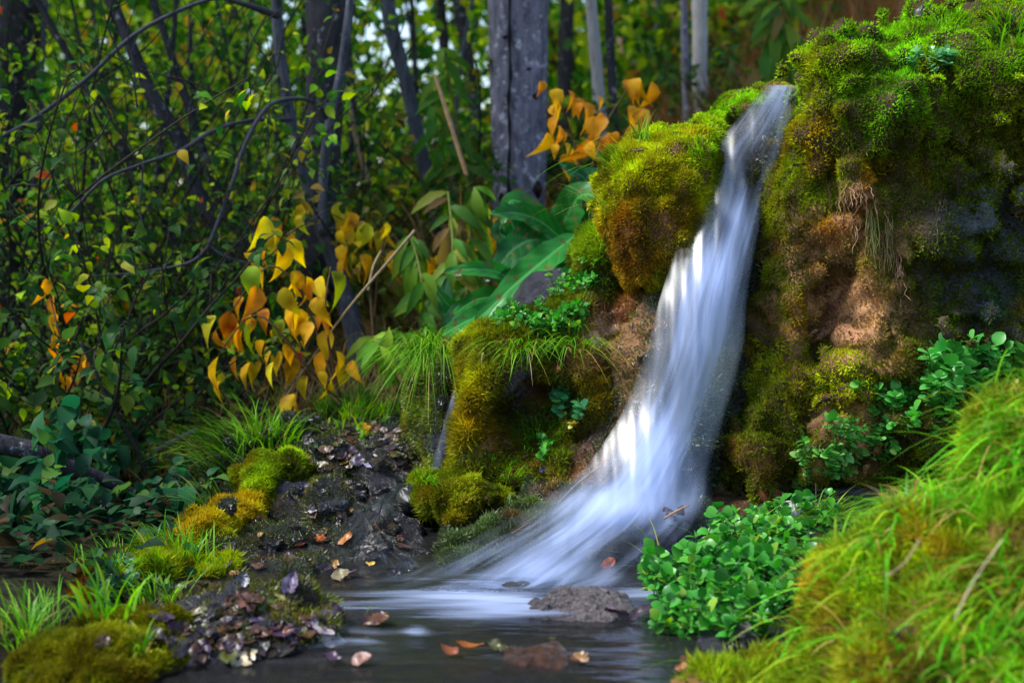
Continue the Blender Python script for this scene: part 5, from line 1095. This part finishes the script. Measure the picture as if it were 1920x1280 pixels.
for _ in range(60):
    fallen(random.uniform(560, 800), random.uniform(785, 880), random.uniform(.018, .04), pick(DARKS, 1)[0], T_L, group=T_G, up=.25)
for _ in range(34):
    fallen(random.uniform(430, 760), random.uniform(950, 1090), random.uniform(.016, .034), pick(DARKS, 1)[0], T_L, group=T_G, up=.25)
for px, py, s, c, lab, kw in [
    (650, 1012, .040, (.50, .17, .03), 'orange brown leaf lying on the terrace beside the cascade', dict(ang=10)), (560, 1020, .034, (.35, .04, .02), 'dark red leaf on the terrace near the lime cushion', {}), (600, 1025, .03, (.5, .12, .02), 'small red orange leaf next to the dark red one', {}),
    (545, 1095, .045, (.20, .15, .26), 'curled violet grey leaf standing at the pool edge', dict(face=(0, -1, .2), ang=80)), (450, 1095, .045, (.22, .22, .30), 'pale grey torn leaf on the shaggy cushion edge', {}), (415, 1070, .05, (.12, .08, .10), 'brown violet folded leaf beside the shaggy cushion', {}),
    (625, 1060, .03, (.45, .25, .05), 'ochre leaf on the dark terrace bank', {}), (695, 1075, .02, (.7, .42, .05), 'tiny yellow leaf at the pool inlet', {}), (640, 1098, .05, (.28, .22, .14), 'pale brown leaf flat at the pool inlet', {}), (658, 1092, .03, (.6, .45, .48), 'pinkish white shredded leaf at the pool inlet', {}),
    (700, 870, .055, (.26, .24, .30), 'large pale grey leaf folded on the streambed', dict(ang=150)), (650, 866, .035, (.45, .24, .04), 'ochre sliver of leaf on the streambed step', {}), (660, 830, .03, (.4, .12, .03), 'rusty leaf on the streambed rocks', {}), (680, 808, .04, (.7, .3, .02), 'yellow orange leaf on the seedling in the streambed', {}),
    (582, 845, .026, (.42, .38, .28), 'cream leaf on the rim beside the grass', {}), (565, 915, .045, (.10, .08, .14), 'dark violet leaf hanging by the lime cushion', dict(face=(0, -1, 0))), (760, 930, .055, (.03, .025, .03), 'black curled leaf above the cascade', {}), (785, 932, .012, (.6, .10, .04), 'tiny red leaf beside the black curled one', {}),
    (1048, 690, .026, (.52, .14, .05), 'red brown pointed leaf stuck on the ledge face', dict(face=(0, -1.2, 0), ang=80)), (1122, 620, .014, (.6, .15, .06), 'small red leaf on the tan rock under the boulder', {}), (916, 915, .034, (.45, .22, .14), 'pinkish brown leaf hanging beside the green cushion', dict(face=(0, -1, 0), ang=100)),
    (860, 640, .03, (.28, .26, .36), 'grey violet leaf on top of the dripping rock', {}), (1075, 850, .045, (.33, .17, .10), 'brown curled leaf near the cascade foot', dict(face=(0, -1, 0))), (985, 860, .03, (.22, .09, .06), 'dark red curled leaf above the brown rock', {}), (1020, 880, .026, (.10, .07, .16), 'violet leaf scrap above the brown rock', {}),
    (1140, 1072, .034, (.52, .10, .02), 'red orange leaf caught in the spray', dict(face=(0, -1, 0))), (1430, 945, .036, (.62, .66, .62), 'pale whitish leaf on the wet shelf', {}), (1455, 940, .04, (.05, .045, .09), 'dark blue violet leaf beside the pale pebble', {}), (1530, 950, .05, (.14, .12, .13), 'grey brown leaf on the wet shelf by the grass', {}),
    (1530, 920, .03, (.62, .55, .55), 'pale pink leaf scrap in the cress at the cliff foot', {}), (1440, 932, .07, (.28, .09, .03), 'long reddish leaf under the cliff foot', dict(ang=10)), (1160, 1168, .055, (.22, .12, .16), 'wet mauve leaf between the pool stone and the cress', dict(ang=15)), (1200, 1172, .05, (.05, .04, .05), 'black wet leaf at the cress edge', {}),
    (1385, 1178, .045, (.16, .13, .15), 'grey brown leaf stuck in the front of the cress', dict(face=(0, -1, .3))), (1360, 1095, .02, (.6, .3, .06), 'small ochre leaf inside the cress clump', {}), (880, 1238, .045, (.40, .12, .025), 'rust leaf floating on the near pool', dict(ang=5)), (930, 1236, .036, (.10, .09, .03), 'dark olive leaf floating beside the rust one', {}),
    (840, 1246, .035, (.36, .11, .04), 'small brown leaf floating left of the rust one', {}), (1090, 1262, .034, (.34, .16, .06), 'brown leaf floating before the rust brown stone', {}), (680, 1262, .034, (.35, .14, .12), 'reddish leaf drifting at the near edge of the pool', {}), (460, 1235, .05, (.62, .58, .36), 'long pale yellow stem leaf lying across the dam', dict(ang=50)),
    (600, 1180, .05, (.50, .40, .42), 'pale pink grey crumpled leaf at the tip of the dam', {}), (620, 1200, .06, (.60, .56, .46), 'cream crumpled leaf at the tip of the dam', dict(ang=20)), (545, 1200, .04, (.05, .03, .03), 'brown leaf edge on the mossy tip of the dam', {}), (500, 1135, .045, (.12, .12, .02), 'olive green wet leaf along the top of the dam', {}),
    (520, 1128, .03, (.35, .30, .05), 'yellowish leaf along the top of the dam', {}), (1690, 1190, .035, (.10, .04, .05), 'dark maroon leaf in the grass of the near bank', dict(mat=M_DEAD)), (1290, 1252, .04, (.55, .2, .08), 'orange leaf on the bank tip stone', {}), (1380, 1255, .05, (.16, .13, .2), 'violet grey leaf at the foot of the bank', {}),
    (1620, 1020, .05, (.45, .26, .18), 'pinkish dry leaf on the crest of the grassy bank', dict(mat=M_DEAD)), (1195, 285, .03, (.16, .12, .12), 'dead brown leaf on top of the golden boulder', dict(mat=M_DEAD)), (1215, 283, .014, (.5, .07, .03), 'tiny red leaf beside the dead one on the boulder', dict(mat=M_DEAD)), (1725, 22, .03, (.07, .05, .05), 'dark dead leaf on the cliff crest', dict(mat=M_DEAD)),
    (1255, 965, .034, (.12, .06, .09), 'dark leaf clinging to the knob of rock in the fall', {})]:
    fallen(px, py, s * .9, tuple(v * .6 for v in c), lab, **kw)
for lab, pts, col in [('thin dark twig standing upright at the tip of the dam', [(570, 1165, 2.30, 2.2), (577, 1130, 2.30, 2.6), (583, 1100, 2.30, 2.6)], (.03, .025, .035)), ('slim twig poking from the knob of rock in the fall', [(1245, 972, 2.58, 2), (1268, 958, 2.57, 2), (1292, 947, 2.56, 1.4)], (.30, .18, .10)),
        ('dark twig leaning in the wet rocks of the cascade', [(685, 1000, 2.70, 2), (705, 975, 2.72, 2), (715, 945, 2.74, 2)], (.03, .025, .03)), ('long thin twig leaning beside the foot of the fall', [(1045, 945, 2.70, 2), (1085, 905, 2.72, 2.2), (1130, 870, 2.70, 2)], (.12, .10, .14)),
        ('pale curved stem on the terrace bank', [(602, 1074, 2.52, 1.6), (612, 1078, 2.52, 1.8), (620, 1092, 2.52, 1.4)], (.6, .5, .4)), ('thin brown twig lying at the cascade edge', [(960, 1000, 2.56, 1.8), (985, 985, 2.57, 1.8), (1000, 978, 2.58, 1.4)], (.14, .08, .05)),
        ('pale straw lying in the grass of the near bank', [(1790, 1160, 1.52, 1.5), (1825, 1090, 1.54, 1.6), (1880, 1010, 1.58, 1.2)], (.5, .38, .24)), ('brown straw in the grass of the near bank', [(1660, 1080, 1.62, 1.4), (1695, 1055, 1.63, 1.4), (1725, 1010, 1.65, 1.2)], (.42, .28, .18))]:
    twig('twig', lab, 'twig', pts, col, n=16, seg=5)

# ================================================================ LIGHT
SUN_EL, SUN_AZ = 54, -100        # azimuth from +Y (the view) towards the left
sd_ = bpy.data.lights.new('sun', 'SUN'); so = bpy.data.objects.new('sun', sd_); COL.objects.link(so)
sd_.energy = 3.1; sd_.angle = math.radians(14); sd_.color = (1, .98, .95)
az, el = math.radians(SUN_AZ), math.radians(SUN_EL)
dvec = Vector((math.sin(az) * math.cos(el), math.cos(az) * math.cos(el), math.sin(el)))
so.rotation_euler = dvec.to_track_quat('Z', 'Y').to_euler(); so.location = (0, 0, 6)
w = bpy.data.worlds.new("World"); S.world = w; w.use_nodes = True
nt = w.node_tree; bg = nt.nodes['Background']
sky = nt.nodes.new('ShaderNodeTexSky'); sky.sky_type = 'NISHITA'; sky.sun_disc = False
sky.sun_elevation = el; sky.sun_rotation = az
nt.links.new(sky.outputs[0], bg.inputs['Color']); bg.inputs['Strength'].default_value = .15
S.view_settings.view_transform = 'Standard'; S.view_settings.look = 'None'; S.view_settings.gamma = 1.0; S.view_settings.exposure = 1.0
S.cycles.max_bounces = 8; S.cycles.transparent_max_bounces = 24; S.cycles.diffuse_bounces = 3; S.cycles.glossy_bounces = 3; S.cycles.transmission_bounces = 4
S.cycles.caustics_reflective = False; S.cycles.caustics_refractive = False
S.cycles.use_denoising = True
S.cycles.sample_clamp_indirect = 6
